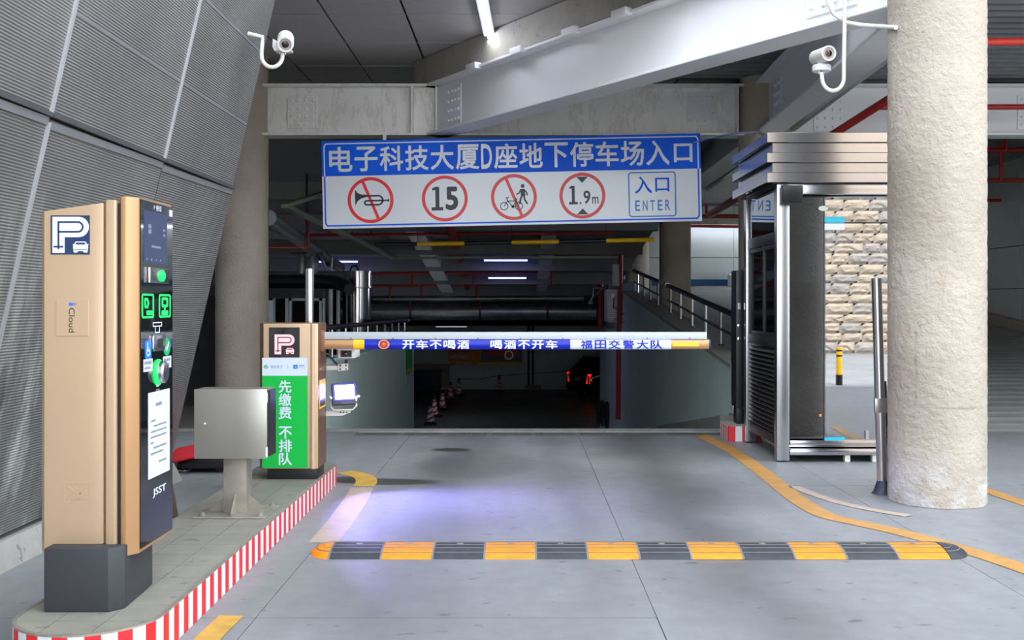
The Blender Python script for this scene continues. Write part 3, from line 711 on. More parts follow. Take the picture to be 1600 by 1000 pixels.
b = B(); b.ribbon(gf, [(.066, .764), (.066, .735), (.085, .735), (.092, .718)], .008, .0052, .0058); b.ribbon(gf, arc((.072, .728), .014, 60, 330, 10), .005, .0052, .0058); b.build('wheelchair_mark', 'paper', tm, smooth=0)
b = B(); b.fprism(gf, [(.285+.042*math.cos(k*math.pi/12), .740+.036*math.sin(k*math.pi/12)) for k in range(24)], .004, .0052); b.build('green_tag', 'icongreen', tm, smooth=0)
b = B(); b.ribbon(gf, [(.262, .742), (.279, .727), (.308, .756)], .009, .0052, .0060); b.build('tick_mark', 'paper', tm, smooth=0)
for q, u in enumerate((.075, .29)):
    gb_('white_tag', 'paper', u-.048, u+.048, .655, .702, .004, .0046)
    dashes('small_print', 'greytext', gf, u-.040, u+.04, .688, .016, tm, .0047, seed=q); dashes('small_print', 'greytext', gf, u-.040, u+.03, .668, .014, tm, .0047, seed=q+9)
gl_('button_ring', 'ledgreen', [(.050, .004), (.050, .010), (.046, .012)], .183, .645)
gl_('push_button', 'steel', [(.043, .012), (.043, .028), (.036, .034), (.001, .037)], .192, .645)
dashes('small_print', 'paper', gf, .165, .20, .594, .012, tm, .0045, seed=21); dashes('small_print', 'greytext', gf, .16, .205, .577, .009, tm, .0045, seed=22)
ntc = gb_('notice', 'paper', .077, .317, .244, .572)
dashes('small_print', 'greytext', gf, .155, .225, .522, .016, ntc, .0056, seed=3)
for k, (u0, u1) in enumerate(((.10, .155), (.13, .275), (.10, .275), (.10, .275), (.10, .135), (.13, .28), (.10, .24))):
    dashes('small_print', 'greytext', gf, u0, u1, .462-k*.021, .009, ntc, .0056, seed=30+k)
dashes('small_print', 'greytext', gf, .19, .28, .297, .010, ntc, .0056, seed=50)
text('JSST', 'paper', gf, .20, .182, .15, .036, 'lettering', tm, bold=.02, d=.0048)
# front leaf: parking sign, badge, embossed plate
def P_sign(par, fr, s, main, dark, name='parking_mark'):
    """letter P with an inner line and a small car, in a unit square of side s"""
    q = lambda pts: [((u-.5)*s, (v-.5)*s) for u, v in pts]
    b = B(); b.fprism(fr, q([(.03, .02), (.35, .02), (.35, .44), (.73, .44)]+[(.73+.27*math.cos(a), .71+.27*math.sin(a)) for a in [math.pi*(k/12-.5) for k in range(1, 12)]]+[(.73, .98), (.03, .98)]), 0, .001)
    b.build(name, main, par, smooth=0)
    b = B(); b.ribbon(fr, q([(.19, .12), (.19, .84), (.71, .84)]+[(.71+.13*math.cos(a), .71+.13*math.sin(a)) for a in [math.pi*(.5-k/10) for k in range(1, 10)]]+[(.71, .58), (.19, .58)]), .052*s, .001, .0016)
    b.ribbon(fr, q([(.06, .185), (.32, .185)]), .05*s, .001, .0017); b.build('inner_line', dark, par, smooth=0)
    b = B(); b.fprism(fr, q([(.60, .03), (.69, .03), (.72, .07), (.84, .07), (.87, .03), (.96, .03), (.98, .17), (.97, .22), (1.0, .25), (.95, .25), (.91, .32), (.65, .32), (.61, .25), (.56, .25), (.59, .22), (.58, .17)]), 0, .001)
    b.build('car_mark', main, par, smooth=0)
    b = B(); b.fprism(fr, q([(.64, .24), (.92, .24), (.89, .295), (.67, .295)]), .001, .0016); b.ribbon(fr, q([(.61, .12), (.70, .11), (.86, .11), (.95, .12)]), .022*s, .001, .0016); b.build('car_window', dark, par, smooth=0)
ff = FR((0, FY-.0005, 0))
pc = P(110, 367, FY); pw = 61/F*FY
b = B(); b.fbox((Vector((pc.x, FY, pc.z)), ff[1], ff[2], ff[3]), -pw/2, pw/2, -pw/2, pw/2, 0, .002); ps = b.build('parking_sign', 'navy', tm, smooth=0)
P_sign(ps, (Vector((pc.x, FY-.002, pc.z)), ff[1], ff[2], ff[3]), pw*.96, 'pwhite', 'navy')
ic = P(113.5, 496.5, FY); iw, ih = 51/F*FY, 57/F*FY; fri = (Vector((ic.x, FY, ic.z)), ff[1], ff[2], ff[3])
b = B(); b.fbox(fri, -iw/2, iw/2, -ih/2, ih/2, 0, .0025); bp = b.build('badge_plate', 'gold', tm, bevel=.0008, segs=1)
text('Cloud', 'signblack', fri, -.002, -.009, .022, .090, 'lettering', bp, d=.0031, rot=True)
text('i', 'iconblue', fri, -.002, .050, .022, .012, 'lettering', bp, bold=.02, d=.0031, rot=True)
b = B(); b.fbox(fri, .011, .015, .048, .053, .0026, .0031); b.build('red_dot', 'red', bp, smooth=0)
ec = P(121, 770, FY); ew, eh = 40/F*FY, 31/F*FY; fre = (Vector((ec.x, FY, ec.z)), ff[1], ff[2], ff[3])
b = B(); b.ribbon(fre, [(-ew/2, -eh/2), (ew/2, -eh/2), (ew/2, eh/2), (-ew/2, eh/2)], .0025, 0, .0015, closed=True)
b.ribbon(fre, [(-.035, .022), (-.02, .012), (-.005, .004), (.008, -.006), (.002, -.016)], .005, 0, .0018); b.ribbon(fre, [(.035, .024), (.02, .012), (.008, -.002)], .006, 0, .0018)
b.ribbon(fre, [(.038, .008), (.022, .004), (.008, -.004)], .005, 0, .0018); b.ribbon(fre, [(-.012, .020), (.0, .012), (.012, .012)], .005, 0, .0018)
em = b.build('embossed_plate', 'gold', tm, smooth=0)
text('JSST', 'gold_d', fre, 0, -.027, .05, .007, 'lettering', em, d=.0006)

# ------------------------------------------------------------------ steel cabinet on a pedestal
sc = thing('control_cabinet', 'brushed steel control box on a short post with gusseted base plate', 'cabinet', (-1.50, 5.65, KZ))
CYF = 5.50; x0, x1 = (303-CX)/F*CYF, (417-CX)/F*CYF; z1, z0 = H-(608-CY)/F*CYF, H-(717-CY)/F*CYF
B().box(x0+.003, x1-.003, CYF+.014, CYF+.17, z0+.002, z1-.002).build('box', 'steel_cab', sc, bevel=.004)
B().box(x1-.002, x1+.010, CYF+.03, CYF+.16, z0+.01, z1-.01).build('side_flange', 'darkmetal', sc, smooth=0)
dr = B().box(x0, x1, CYF, CYF+.012, z0, z1).build('door', 'steel_cab', sc, bevel=.004)
lc = P(319, 663, CYF); b = B(); b.lathe([(.010, 0), (.010, -.006), (.007, -.010), (.001, -.010)], (lc.x, CYF, lc.z), 16, 'y'); b.build('lock', 'tube', dr)
for zz in (z0+.03, z1-.05): b = B(); b.tube([(x1-.004, CYF+.006, zz-.02), (x1-.004, CYF+.006, zz+.03)], .007, 10); b.build('hinge', 'offwhite', dr)
px0, px1 = (349-CX)/F*5.56, (385-CX)/F*5.56; pm = (px0+px1)/2
B().box(px0, px1, 5.56, 5.68, KZ+.008, z0).build('post', 'steel_dirty', sc, bevel=.004)
B().box(pm-.19, pm+.19, 5.45, 5.80, KZ+.0005, KZ+.009).build('base_plate', 'steel_dirty', sc, bevel=.002, segs=1)
for s_, xe in ((-1, px0), (1, px1)):
    b = B(); b.fprism((Vector((xe, 5.615, KZ+.009)), Vector((s_, 0, 0)), Vector((0, 0, 1)), Vector((0, 1, 0))), [(0, 0), (.085, 0), (.085, .012), (0, .085)], 0, .01); b.build('gusset', 'steel_dirty', sc, smooth=0)
b = B(); b.fprism((Vector((pm, 5.56, KZ+.009)), Vector((0, -1, 0)), Vector((0, 0, 1)), Vector((1, 0, 0))), [(0, 0), (.085, 0), (.085, .012), (0, .10)], 0, .01); b.build('gusset', 'steel_dirty', sc, smooth=0)
for sx in (-.15, .15):
    for yy in (5.49, 5.76): b = B(); b.lathe([(.014, 0), (.014, .010), (.008, .012), (.008, .02)], (pm+sx, yy, KZ+.009), 6); b.build('bolt', 'steel_dirty', sc)

# ------------------------------------------------------------------ barrier gate
bg = thing('barrier_gate', 'gold barrier housing with green poster and long striped arm across the lane', 'barrier gate', (-1.47, 6.8, KZ))
BY = 6.66; bx0, bx1 = (403-CX)/F*BY, (496-CX)/F*BY; bz1, bz0 = H-(505-CY)/F*BY, H-(733-CY)/F*BY
b = B(); b.prism([(bx0, BY+.05), (bx0+.03, BY+.004), (bx1-.012, BY+.004), (bx1, BY+.03), (bx1, BY+.30), (bx0, BY+.30)], bz0, bz1); b.build('housing', 'brown', bg, bevel=.003)
B().box((412-CX)/F*BY, (497-CX)/F*BY, BY-.004, BY+.004, bz0+.004, bz1-.003).build('front_panel', 'gold', bg, bevel=.002)
b = B(); b.tube([((489-CX)/F*BY, BY-.006, bz0+.004), ((489-CX)/F*BY, BY-.006, bz1-.004)], .014, 8); b.build('edge_profile', 'gold', bg)
B().box((416-CX)/F*BY, (494-CX)/F*BY, BY+.03, BY+.27, KZ+.0005, bz0).build('plinth', 'black', bg, bevel=.003)
def fp(px0, px1, py0, py1, name, mat, d0=.004, d1=.006, par=None):
    b = B(); b.box((px0-CX)/F*BY, (px1-CX)/F*BY, BY-d1, BY-d0, H-(py1-CY)/F*BY, H-(py0-CY)/F*BY); return b.build(name, mat, par or bg, smooth=0)
led = fp(420.5, 468.5, 511.5, 558.5, 'led_screen', 'blackglass')
pc = P(444.5, 538, BY); P_sign(led, (Vector((pc.x, BY-.006, pc.z)), ff[1], ff[2], ff[3]), 32/F*BY, 'ledpink', 'black')
fp(410, 480.5, 559, 587, 'pale_strip', 'paleblue'); gp_ = fp(410, 481, 587, 731, 'green_poster', 'green')
fb = FR((0, BY-.006, 0))
def bt(s_, mat, px, py, w, h, **k):
    p = P(px, py, BY-.006); return text(s_, mat, fb, p.x, p.z, w/F*BY, h/F*BY, 'lettering', bg, d=.0006, **k)
p = P(416, 573, BY); b = B(); b.fprism(fb, [(p.x+.0135*math.cos(k*math.pi/10), p.z+.0115*math.sin(k*math.pi/10)) for k in range(20)], 0, .0006); b.build('green_bubble', 'icongreen', bg, smooth=0)
b = B(); b.ribbon(fb, [(p.x-.007, p.z), (p.x-.001, p.z-.005), (p.x+.008, p.z+.005)], .003, .0006, .001); b.build('tick_mark', 'paper', bg, smooth=0)
bt('微信支付', 'greytext', 432, 573, 19, 5)
p = P(450, 573, BY); b = B(); b.fbox(fb, p.x-.001, p.x+.001, p.z-.01, p.z+.01, 0, .0005); b.build('divider', 'greytext', bg, smooth=0)
p = P(462, 573, BY); b = B(); b.fprism(fb, rrect(p.x-.014, p.x+.014, p.z-.013, p.z+.013, .005), 0, .0006); b.build('blue_app_icon', 'iconblue', bg, smooth=0)
bt('人', 'paper', 462, 573, 3.5, 3.5, bold=.02); bt('捷停车', 'signblack', 471.5, 571.5, 8.5, 3); bt('JParking', 'greytext', 472, 575, 9, 2)
for i, ch in enumerate('先缴费'): bt(ch, 'paleblue', 445.5, 604+i*20.5, 20, 19.5, bold=.018)
for i, ch in enumerate('不排队'): bt(ch, 'paleblue', 446, 676+i*20.5, 20.5, 19.5, bold=.018)
# yellow warning sticker on the side
fs_ = FR((bx1+.0005, BY+.06, 0), (0, 1, 0), (0, 0, 1)); zs = lambda py: H-(py-CY)/F*(BY+.15)
b = B(); b.fbox(fs_, 0, .20, zs(637), zs(593), 0, .002); ws_ = b.build('warning_sticker', 'yellow', bg, smooth=0)
b = B(); b.fbox(fs_, .015, .185, zs(634), zs(624), .002, .0026); b.build('warning_print', 'signblack', ws_, smooth=0)
b = B(); b.fprism(fs_, [(.03, zs(622)), (.17, zs(622)), (.10, zs(598))], .002, .0026); b.build('warning_triangle', 'paper', ws_, smooth=0)
text('!', 'signblack', fs_, .10, zs(614), .02, .05, 'lettering', ws_, bold=.02, d=.003)
b = B(); b.fbox(fs_, .0, .06, zs(577), zs(574), 0, .006); b.build('side_latch', 'gold_d', bg, smooth=0)
# arm: white rail above a gold tube wrapped in printed film
AY = 6.78; ax = lambda px: (px-CX)/F*AY; az = lambda py: H-(py-CY)/F*AY
za, zb_ = az(545.5), az(530.3); zc = (za+zb_)/2; hh = (zb_-za)/2
B().box(bx1-.02, ax(508), AY-.03, AY+.03, za-.012, zb_+.06).build('arm_clamp', 'brown', bg, bevel=.004)
def armseg(px0, px1, name, mat, g=0.0, py=0):
    b = B(); pr = [(AY-.022-g, zc-hh*.72), (AY-.012, zc-hh-g), (AY+.020, zc-hh-g), (AY+.028+g, zc), (AY+.020, zc+hh+g), (AY-.012, zc+hh+g), (AY-.022-g, zc+hh*.72)]
    b.fprism((Vector((0, 0, 0)), Vector((0, 1, 0)), Vector((0, 0, 1)), Vector((1, 0, 0))), pr, ax(px0), ax(px1)); return b.build(name, mat, bg, smooth=50)
armseg(497, 1107, 'arm_tube', 'gold_d'); armseg(1107, 1109.5, 'arm_end_cap', 'navy', .002)
armseg(570, 891, 'blue_film', 'filmblue', .0012); armseg(891, 1048, 'white_film', 'paleblue', .0012)
armseg(553, 570, 'yellow_patch', 'yellow', .001)
B().box(ax(1050), ax(1091), AY-.0235, AY-.0215, zc-.012, zc+.010).build('yellow_patch', 'yellow', bg, smooth=0)
B().box(ax(497), ax(1104), AY-.020, AY+.020, zb_+.0005, az(518.8)).build('top_rail', 'railwhite', bg, bevel=.006)
for k in range(9): px = 549+k*66; b = B(); b.lathe([(.004, 0), (.004, -.002), (.001, -.003)], (ax(px), AY-.020, zb_+.008), 8, 'y'); b.build('rivet', 'darkmetal', bg)
fa = FR((0, AY-.0236, 0))
for s_, c0, n__, pitch, m_ in (('开车不喝酒', 638.5, 5, 21.4, 'paper'), ('喝酒不开车', 775.5, 5, 21.6, 'paper'), ('福田交警大队', 916, 6, 21.8, 'filmblue')):
    for i, ch in enumerate(s_): text(ch, m_, fa, ax(c0+i*pitch), zc-.0005, 18.5/F*AY, 13.8/F*AY, 'lettering', bg, bold=.03 if m_ == 'filmblue' else .022, d=.0004)
ex, ez = ax(600.5), zc
for nm, mt, rx, rz, d0 in (('badge_wreath', 'orange', .036, .030, .0004), ('badge_ring', 'navy', .025, .023, .0010), ('badge_disc', 'signred', .018, .017, .0016)):
    b = B(); k_ = 28; b.fprism(fa, [(ex+rx*math.cos(k*2*math.pi/k_)*(1+(.06*(-1)**k if nm == 'badge_wreath' else 0)), ez+rz*math.sin(k*2*math.pi/k_)) for k in range(k_)], d0-.0004, d0+.0004); b.build(nm, mt, bg, smooth=0)
b = B(); b.fprism(fa, [(ex+(.009 if k % 2 == 0 else .004)*math.cos(math.pi/2+k*math.pi/5), ez+.003+(.009 if k % 2 == 0 else .004)*math.sin(math.pi/2+k*math.pi/5)) for k in range(10)], .002, .0026); b.build('badge_star', 'yellow', bg, smooth=0)

# ------------------------------------------------------------------ post, plate camera, floodlight beside the housing
pp = P(483.5, 420, 7.16)
sp = thing('steel_post', 'polished steel post standing behind the barrier housing', 'post', (pp.x, 7.16, KZ))
b = B(); b.tube([(pp.x, 7.16, KZ+.008), (pp.x, 7.16, pp.z)], .029, 20); b.build('tube', 'tube', sp)
b = B(); b.lathe([(.06, 0), (.06, .008)], (pp.x, 7.16, KZ), 20); b.build('base_flange', 'steel', sp)
def Q(px, py, y=7.1): return P(px, py, y)
lc_ = thing('plate_camera', 'white box camera on a bracket below the barrier arm', 'camera', tuple(Q(540, 578)))
b = B(); b.obox(Q(489, 575.5), Q(534, 574.5), .03, .028); b.build('bracket_arm', 'offwhite', lc_, bevel=.003)
b = B(); b.obox(Q(529, 574), Q(543.5, 573), .05, .046); clp = b.build('bracket_clamp', 'offwhite', lc_, bevel=.003)
for dx, dy in ((531.5, 571), (540.5, 571), (531.5, 577), (540.5, 577)):
    q = Q(dx, dy, 7.07); b = B(); b.lathe([(.006, 0), (.005, -.004)], (q.x, 7.075, q.z), 8, 'y'); b.build('bolt', 'darkmetal', clp)
b = B(); b.tube([Q(541, 571), Q(541, 562)], .010, 10); b.build('swivel', 'darkmetal', lc_)
b = B(); b.tube([Q(503, 548), Q(515, 556), Q(527, 570)], .007, 8); b.build('cable', 'black', lc_)
q = Q(541, 553, 7.0); b = B(); b.box(q.x-.058, q.x+.058, 7.0, 7.22, q.z-.030, q.z+.032); b.build('camera_body', 'offwhite', lc_, bevel=.012)
B().box(q.x-.036, q.x+.036, 6.994, 7.0, q.z-.020, q.z+.022).build('camera_window', 'darkmetal', lc_, smooth=0)
b = B(); b.lathe([(.017, 0), (.017, -.006), (.012, -.008), (.001, -.008)], (q.x-.006, 6.994, q.z), 16, 'y'); b.build('lens', 'blackglass', lc_)
b = B(); b.box(q.x-.062, q.x+.062, 6.97, 7.2, q.z+.030, q.z+.036); b.build('sun_hood', 'offwhite', lc_, bevel=.002)

fl = thing('floodlight', 'glowing blue-white led floodlight on a bracket by the barrier', 'floodlight', tuple(Q(538, 645)))
b = B(); b.fprism(FR((0, 7.1, 0)), [(Q(489, 643).x, Q(489, 650).z), (Q(536, 643).x, Q(536, 649).z), (Q(548, 643).x, Q(548, 644).z), (Q(548, 641).x, Q(548, 641).z), (Q(489, 642).x, Q(489, 642).z)], -.015, .015); ba = b.build('bracket_arm', 'offwhite', fl, smooth=0)
for k in range(3): q = Q(532+k*4.8, 644.3, 7.08); b = B(); b.lathe([(.005, 0), (.005, -.002)], (q.x, 7.085, q.z), 8, 'y'); b.build('hole', 'darkmetal', ba)
fcn = Q(538.5, 614, 7.05)
nrm = Vector((.30, -.88, -.36)).normalized(); fx = Vector((nrm.y*-1, nrm.x, 0)).normalized()
fx = Vector((1, .28, .03)).normalized(); fy = (Vector((.22, .34, .92))-fx*fx.dot(Vector((.22, .34, .92)))).normalized()
ffr = (fcn, fx, fy, fx.cross(fy).normalized())
b = B(); b.fprism(ffr, rrect(-.082, .082, -.075, .068, .008), -.045, 0); bd = b.build('lamp_body', 'darkmetal', fl, bevel=.003)
b = B(); b.fprism(ffr, rrect(-.074, .074, -.050, .062, .006), 0, .002); b.build('lens_rim', 'floodrim', fl, smooth=0)
b = B(); b.fprism(ffr, rrect(-.064, .064, -.042, .054, .006), .002, .004); b.build('led_panel', 'flood', fl, smooth=0)
for k in range(7): b = B(); b.fbox(ffr, -.066+k*.021, -.063+k*.021, -.07, .06, -.062, -.045); b.build('cooling_fin', 'darkmetal', bd, smooth=0)
yk = [fcn+fx*-.096+fy*-.02, Q(517.5, 622, 7.06), Q(517, 636, 7.06), Q(522, 641, 7.06), Q(551, 640, 7.06), Q(557, 634, 7.06), Q(557, 620, 7.06), fcn+fx*.094+fy*-.03]
b = B(); b.tube(yk, .006, 8); b.build('yoke', 'offwhite', fl)
for s_ in (-1, 1): b = B(); q = fcn+fx*s_*.084+fy*-.03; b.tube([q, q+fx*s_*.014], .008, 10); b.build('yoke_knob', 'offwhite', fl)
fld = bpy.data.lights.new('floodlight_beam', 'AREA'); fld.shape = 'RECTANGLE'; fld.size = .12; fld.size_y = .09; fld.energy = 18; fld.color = (.36, .33, 1.0); fld.spread = math.radians(95)
fo = bpy.data.objects.new('floodlight_beam', fld); COL.objects.link(fo); fo.location = fcn+ffr[3]*.012
fo.rotation_euler = Vector((.70, -.42, -.55)).to_track_quat('-Z', 'Y').to_euler()

# ------------------------------------------------------------------ big overhead sign
SY = 11.92; sgn = P(799.5, 283, SY); ang = math.atan2(12.5, 591); u_ = F/SY
sux = Vector((math.cos(ang), 0, math.sin(ang))); suy = Vector((-math.sin(ang), 0, math.cos(ang)))
es = thing('entrance_sign', 'wide blue and white hanging sign board over the garage entrance', 'sign', (sgn.x, SY, sgn.z-.5))
S = (sgn, sux/u_, suy/u_, Vector((0, -1, 0)))         # frame in photograph-pixel units, face towards the street
def sb_(name, mat, u0, u1, v0, v1, d0, d1, bevel=0): b = B(); b.fbox(S, u0, u1, v0, v1, d0, d1); return b.build(name, mat, es, bevel=bevel, smooth=0)
sb_('board', 'signwhite', -296, 296, -68.5, 68.5, -.03, 0)
sb_('blue_band', 'signblue', -296, 296, 13.5, 68.5, 0, .0015)
b = B(); b.ribbon(S, [(-292, 13.5), (-292, 60), (-289, 64), (289, 64), (292, 60), (292, 13.5)], 1.8, .0015, .0025); b.build('white_border', 'signwhite', es, smooth=0)
b = B(); b.ribbon(S, [(-292, 13.5), (-292, -60), (-289, -64), (289, -64), (292, -60), (292, 13.5)], 2.4, 0, .0012); b.build('blue_border', 'signblue', es, smooth=0)
ttl = '电子科技大厦D座地下停车场入口'
cu0 = -266
xs_ = []; x_ = -284.5
for ch in ttl: w = 17 if ch == 'D' else 36.5; xs_.append((ch, x_+w/2, w)); x_ += w+3.1
for ch, cu, w in xs_: text(ch, 'signwhite', S, cu, 39.5, w, 39 if ch not in '口' else 30, 'lettering', es, bold=.018, d=.0028) if ch != '口' else text(ch, 'signwhite', S, cu, 38.5, 29, 29, 'lettering', es, bold=.02, d=.0028)
CV = -25
for cu, red in ((-221, 'signred'), (-105, 'signred'), (3, 'signred'), (110, 'signred')):
    b = B(); b.ribbon(S, arc((cu, CV), 33.4, 0, 360, 48)[:-1], 5.0, 0, .0014, closed=True); b.build('red_ring', red, es, smooth=0)
def bk(name, mat, fn): b = B(); fn(b); return b.build(name, mat, es, smooth=0)
def slash(cu): 
    a = math.radians(112); d_ = (math.cos(a)*33, math.sin(a)*33)
    bk('red_slash', 'signred', lambda b: b.ribbon(S, [(cu+d_[0], CV+d_[1]), (cu-d_[0], CV-d_[1])], 4.6, .0014, .0022))
slash(-221); slash(3)
def horn(b):
    u, v = -221, CV; d0, d1 = .0022, .003
    b.fprism(S, [(u-24, v-8), (u-20, v-1), (u-14, v+3), (u-6, v+5), (u-6, v+8.5), (u-14, v+9), (u-20, v+11.5), (u-24, v+17)], d0, d1)
    b.ribbon(S, [(u-8, v+6.6), (u+12, v+6.6)]+arc((u+12, v-.4), 7, 90, -90, 10)[1:]+[(u-6, v-7.4)]+arc((u-6, v-4.2), 3.2, 270, 90, 8)[1:]+[(u+20, v-1)], 2.6, d0, d1)
    b.fprism(S, [(u+18, v-1.8), (u+26, v-2.0), (u+29, v-3.4), (u+29, v+1.6), (u+26, v+.2), (u+18, v+.2)], d0, d1)
bk('horn_symbol', 'signblack', horn)
one = lambda u, v, h, w: bk('numeral_one', 'signblack', lambda b: (b.fbox(S, u-w*.45, u+w*.55, v-h/2, v+h/2, .001, .0016), b.fprism(S, [(u-w*1.2, v+h*.34), (u-w*.45, v+h*.38), (u-w*.45, v+h*.5), (u-w*.1, v+h*.5), (u-w*1.2, v+h*.44)][::-1], .001, .0017), b.fbox(S, u-w*1.45, u+w*1.5, v-h/2, v-h/2+w*.85, .001, .0018)))
one(-117, CV, 37, 6.2); text('5', 'signblack', S, -94, CV, 20, 37, 'lettering', es, bold=.035, d=.0016)
def walker(b):
    d0, d1 = .0024, .0031; u, v = 16, CV
    b.fprism(S, arc((u+1, v+17), 3.1, 0, 360, 14)[:-1], d0, d1)
    b.fprism(S, [(u-3, v+12.5), (u+4, v+12.5), (u+5, v+2), (u-2, v+1)], d0, d1)
    b.ribbon(S, [(u+2, v+12), (u+7, v+7), (u+8, v+2)], 2, d0, d1); b.ribbon(S, [(u-2, v+12), (u-5, v+6), (u-9, v+4)], 2, d0, d1)
    b.ribbon(S, [(u-.5, v+2), (u-3, v-4), (u-4, v-11)], 2.8, d0, d1); b.ribbon(S, [(u+2.5, v+2), (u+4, v-5), (u+8, v-11)], 2.8, d0, d1)
bk('walker_symbol', 'signblack', walker)
def bike(b):
    d0, d1 = .0024, .0031; u, v = -1, CV-14
    for c in (-11.5, 11.5): b.ribbon(S, arc((u+c, v), 5.8, 0, 360, 20)[:-1], 1.3, d0, d1, closed=True)
    for a, c in (((-11.5, 0), (-6, 8)), ((-6, 8), (7, 8)), ((7, 8), (2, -1)), ((2, -1), (-6, 8)), ((2, -1), (11.5, 0)), ((11.5, 0), (6.5, 9)), ((-6, 8), (-7, 13)), ((-9, 13), (-4, 13.5)), ((4.5, 11), (9.5, 11)), ((7, 8), (6.5, 11))):
        b.ribbon(S, [(u+a[0], v+a[1]), (u+c[0], v+c[1])], 1.3, d0, d1)
    b.fprism(S, arc((u+2, v-1), 2.4, 0, 360, 12)[:-1], d0, d1)
bk('bicycle_symbol', 'signblack', bike)
one(95.5, CV+1, 29, 4.6)
bk('decimal_point', 'signblack', lambda b: b.fbox(S, 105.5, 108.2, CV-13, CV-10.3, .0010, .0016))
text('9', 'signblack', S, 117, CV-2.5, 11, 21, 'lettering', es, bold=.02, d=.0016); text('m', 'signblack', S, 130, CV-7.5, 10, 11, 'lettering', es, bold=.01, d=.0016)
bk('height_wedge', 'signblack', lambda b: b.fprism(S, [(110, CV+20), (119, CV+29.5), (101, CV+29.5)], .001, .0018)); bk('height_wedge', 'signblack', lambda b: b.fprism(S, [(110, CV-20), (101, CV-29.5), (119, CV-29.5)], .001, .0018))
bk('enter_frame', 'cyan', lambda b: b.ribbon(S, rrect(183, 255.5, CV-34.5, CV+34, 4), 2, 0, .0014, closed=True))
text('入', 'signblue', S, 205.5, CV+14.5, 27, 27, 'lettering', es, bold=.015, d=.0016); text('口', 'signblue', S, 235, CV+14.5, 22, 22, 'lettering', es, bold=.015, d=.0016)
for i, ch in enumerate('ENTER'): text(ch, 'cyan', S, 196+i*11.7, CV-17.5, 7.4, 16.5, 'lettering', es, bold=.012, d=.0016)
for px in (600, 1000):
    b = B(); q = P(px, 214, SY+.03); b.obox((q.x, SY+.04, q.z-.1), (q.x, SY+.10, ZB), .04, .01, up=(0, 1, 0)); b.build('hanger', 'beam', es, smooth=0)

# ------------------------------------------------------------------ speed bump
bx = lambda px, y: (px-CX)/F*y
sbm = thing('speed_bump', 'yellow and black rubber speed bump across the lane', 'speed bump', (.6, 5.35, 0))
Y0, Y1 = 5.17, 5.50; prof = [(0, 0), (.02, .012), (.07, .028), (.13, .038), (.20, .038), (.26, .028), (.31, .012), (.33, 0)]
xs0 = bx(513, Y0); pit = (bx(1487, Y0)-bx(513, Y0))/12
def bumpseg(x0, x1):
    b = B(); n = len(prof); vs = [(x, Y0+dy, z) for x in (x0, x1) for dy, z in prof]
    b.add(vs, [(i, i+1, n+i+1, n+i) for i in range(n-1)]+[tuple(range(n))[::-1], tuple(range(n, 2*n))]); return b
def zpro(d):
    for (a, za_), (c, zc_) in zip(prof, prof[1:]):
        if a <= d <= c: return za_+(zc_-za_)*(d-a)/(c-a)
    return 0
for k in range(12):
    x0 = xs0+k*pit; x1 = x0+pit
    s_ = bumpseg(x0+.004, x1-.004).build('segment', 'bumpyellow' if k % 2 else 'bumpblack', sbm, smooth=60)
    for d_ in (.05, .10, .15, .20, .25):
        b = B(); zz = zpro(d_); b.obox((x0+.006, Y0+d_, zz+.0005), (x1-.006, Y0+d_, zz+.0005), .007, .003); b.build('tread_line', 'bumpgroove', s_, smooth=0)
    b = B(); b.lathe([(.016, 0), (.016, .003), (.009, .004), (.001, .004)], ((x0+x1)/2, Y0+.165, .038), 12); b.build('bolt', 'steel_dirty', s_)
    b = B(); n = len(prof); b.add([(x, Y0+dy-.001, z+.001) for x in (x0-.005, x0+.005) for dy, z in prof], [(i, i+1, n+i+1, n+i) for i in range(n-1)]); b.build('joint', 'bumpgroove', sbm, smooth=60)
for side, xe, mt in ((-1, xs0, 'bumpyellow'), (1, xs0+12*pit, 'bumpblack')):
    L = .115 if side < 0 else .13; rows = []
    for q in range(9):
        f_ = math.cos(q/8*math.pi/2); xx = xe+side*L*math.sin(q/8*math.pi/2)
        rows.append([(xx, Y0+.165+(dy-.165)*f_, z*f_) for dy, z in prof])
    n = len(prof); b = B(); b.add([v for r_ in rows for v in r_], [(q*n+i, q*n+i+1, (q+1)*n+i+1, (q+1)*n+i) for q in range(8) for i in range(n-1)]); ec_ = b.build('end_cap', mt, sbm, smooth=70)
    for k_ in (.45, .75):
        b = B(); pts_ = [(xe+side*L*k_*math.sin(a), Y0+.165+.14*k_*math.cos(a)*-1, .040*(1-k_*.55)+.002) for a in [math.pi*q/10 for q in range(11)]]
        b.tube(pts_, .003, 6); b.build('tread_line', 'bumpgroove', ec_)

# ------------------------------------------------------------------ road paint
def stripe_line(name, label, mat, ctr, w, z=.0012, group='yellow lane lines'):
    ctr = [G(*c) for c in ctr]; L = []; R = []
    # smooth the centre line
    pts_ = []
    for i in range(len(ctr)-1):
        p0, p1, p2, p3 = ctr[max(i-1, 0)], ctr[i], ctr[i+1], ctr[min(i+2, len(ctr)-1)]
        for k in range(6):
            t_ = k/6; pts_.append(.5*((2*p1)+(-p0+p2)*t_+(2*p0-5*p1+4*p2-p3)*t_*t_+(-p0+3*p1-3*p2+p3)*t_**3))
    pts_.append(ctr[-1])
    for i, p in enumerate(pts_):
        d_ = (pts_[min(i+1, len(pts_)-1)]-pts_[max(i-1, 0)]).normalized(); n_2 = Vector((-d_.y, d_.x, 0)); L.append(p+n_2*w/2); R.append(p-n_2*w/2)
    b = B(); k = len(pts_); b.add([(v.x, v.y, z) for v in L]+[(v.x, v.y, z) for v in R], [(i, k+i, k+i+1, i+1) for i in range(k-1)])
    o = b.build(name, mat, smooth=0); return tag(o, label, 'road marking', group)
